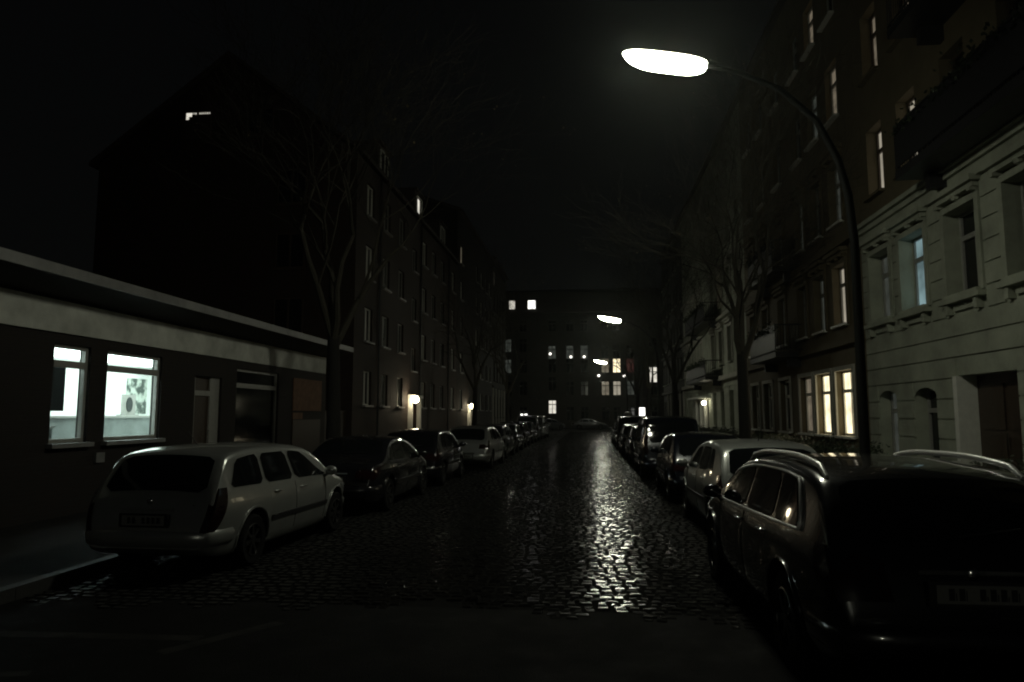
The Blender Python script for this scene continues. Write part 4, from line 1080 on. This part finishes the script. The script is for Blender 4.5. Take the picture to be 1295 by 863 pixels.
    m_ = MB(); m_.lathe([(.0001, -.02), (.012, -.02), (.014, .0)], (.55, yr(.84)+.0, .82), 'y', 10); m_.build('boot_lock', M['chrome'], t, smooth=40, local=True)
    # wheels
    r = S['wr']
    tm = MB(); tm.lathe([(r*.66, -.095), (r*.9, -.105), (r*.985, -.085), (r, -.05), (r, .05), (r*.985, .085), (r*.9, .105), (r*.66, .095)], (0, 0, 0), 'x', 32); tme = tm.mesh('wheel', M['tyre'], 40)
    rm = MB(); ro = r*.66
    rm.lathe([(ro, -.095), (ro, .092), (ro*.93, .10), (ro*.9, .05)], (0, 0, 0), 'x', 32); rm.lathe([(.0001, .03), (ro*.9, .03)], (0, 0, 0), 'x', 32, 1)
    rm.lathe([(.0001, .092), (.05, .09), (.058, .03)], (0, 0, 0), 'x', 16)
    for k in range(7):
        a = 2*math.pi*k/7; ca, sa = math.cos(a), math.sin(a); w_ = .026
        q = [(s_*w_*(1 if rr_ > .1 else .8), rr_) for s_, rr_ in ((-1, .04), (1, .04), (1, ro*.92), (-1, ro*.92))]
        P_ = [(xx, u*ca+v*sa*-1*-1 if False else u*ca - v*sa, u*sa + v*ca) for xx in (.085, .05) for (u, v) in q]
        i = len(rm.v); rm.v += P_
        for f_ in ((0, 1, 2, 3), (7, 6, 5, 4), (0, 4, 5, 1), (1, 5, 6, 2), (2, 6, 7, 3), (3, 7, 4, 0)): rm.f.append(tuple(i+k2 for k2 in f_)); rm.m.append(0)
    rme = rm.mesh('rim', [M['rim'], M['well']], 30)
    for wy in S['wy']:
        for sx in (1, -1):
            o = link('wheel', tme, t); o.location = (sx*(Wd/2-.115), wy, r); o.rotation_euler = (0, 0, 0 if sx > 0 else math.pi)
            link('rim', rme, o)
    m_ = MB()
    if kind == 'suv':
        m_.v += [(-.025, .72, T(.72)-.01), (.025, .72, T(.72)-.01), (0, .98, T(.98)-.01), (0, .72, T(.75)+.055), (0, .76, T(.75)+.06)]; m_.f += [(0, 1, 3), (1, 2, 4, 3), (2, 0, 3, 4), (0, 2, 1)]; m_.m += [0]*4
    else: m_.tube([(-.03, 1.0 if kind != 'sedan' else 1.6, T(1.2)-.01), (-.03, .8 if kind != 'sedan' else 1.5, T(1.2)+.16)], [.008, .003], 6); m_.build('antenna', M['trim'], t, local=True)
    return t

GL, GR = 'cars parked along the left kerb', 'cars parked along the right kerb'
protos = {}
def car(kind, paint, x, y, deg, label, group):
    """x = centre line, y = rear bumper, deg = heading off the street axis (clockwise positive)"""
    k = (kind, paint)
    if k not in protos: protos[k] = make_car(kind, paint, label); o = protos[k]
    else: o = copy_tree(protos[k])
    o.location = (x, y, 0.004); o.rotation_euler = (0, 0, -R(deg)); o['label'] = label; o['group'] = group
    return o
car('estate', 'silver', -5.02, 7.75, 2.2, 'silver estate car nearest on the left, in front of the lit shop windows', GL)
car('sedan', 'black', -4.75, 12.85, 1.0, 'black saloon directly ahead of the silver estate car', GL)
car('hatch', 'black', -4.65, 18.0, .5, 'black hatchback behind the light silver hatchback on the left', GL)
car('hatch', 'silver', -4.2, 24.1, 2.0, 'light silver hatchback with red tail lamp, level with the nearer lit doorway', GL)
car('hatch', 'grey', -4.3, 29.5, 1, 'dark grey hatchback right ahead of the light silver hatchback', GL)
car('sedan', 'grey', -4.35, 34.4, 0, 'grey saloon, second ahead of the light silver hatchback on the left', GL)
car('estate', 'black', -4.4, 39.9, 0, 'black estate car on the left before the pair of distant vans', GL)
car('sedan', 'black', -4.4, 45.0, 0, 'black saloon on the left just before the light distant van', GL)
car('van', 'grey', -4.4, 50.6, 0, 'tall grey van far down the left row', GL)
car('van', 'lightc', -4.3, 56.3, 1, 'pale van nearly at the far end of the left row', GL)
car('suv', 'black', 2.35, 4.75, -1.0, 'black estate car with chrome window line and bright roof rail, nearest on the right', GR)
car('hatch', 'lightc', 2.62, 10.35, -1.0, 'pale hatchback parked just ahead of the black car with roof rails', GR)
car('hatch', 'blue', 2.5, 15.2, 0, 'dark blue hatchback between the pale hatchback and the tall dark van', GR)
car('van', 'blue', 2.35, 20.6, 0, 'tall dark van before the second street tree on the right', GR)
car('estate', 'grey', 2.3, 26.4, 0, 'dark grey estate car hidden mostly behind the tall dark van', GR)
car('hatch', 'black', 2.25, 32.0, 0, 'low black hatchback past the tall dark van on the right', GR)
car('van', 'black', 2.3, 38.0, 0, 'black van with a small white roof dome far along the right row', GR)
car('sedan', 'grey', 2.3, 44.0, 0, 'dark saloon beyond the van with the roof dome', GR)
car('sedan', 'black', 2.55, -.95, 2.0, 'black saloon at the lower right corner behind the car with roof rails', GR)
o = car('sedan', 'grey', -2.2, 91.5, 90, 'dark car standing crosswise in the cross street at the end', 'cars in the cross street')
o = car('hatch', 'grey', -6.4, 85.4, 50, 'dark car turned at an angle at the far left corner', 'cars in the cross street')
t = thing('taxi_roof_light', 'small pale dome on the roof of the far right van', 'roof light', (2.1, 39.2, 1.826))
b = MB(); b.lathe([(.26, 1.826), (.25, 1.90), (.18, 1.99), (.0001, 2.03)], (2.1, 39.2, 0), 'z', 16); b.build('dome', M['plate'], t, smooth=50)
b = MB(); b.lathe([(.27, 1.824), (.27, 1.84)], (2.1, 39.2, 0), 'z', 16); b.build('foot', M['trim'], t)

# thin haze volume, added to give the lamps a glow
hm = bpy.data.materials.new('lamp_glow_haze'); hm.use_nodes = True; hn = hm.node_tree
hn.nodes.remove(hn.nodes['Principled BSDF']); pv = hn.nodes.new('ShaderNodeVolumePrincipled')
pv.inputs['Color'].default_value = (.9, 1, .93, 1); pv.inputs['Density'].default_value = .0003; pv.inputs['Anisotropy'].default_value = .82
hn.links.new(pv.outputs[0], hn.nodes['Material Output'].inputs['Volume'])
b = MB(); b.box(-70, 70, -60, 130, -1.5, 40); hz = b.build('haze', hm); hz['kind'] = 'stuff'
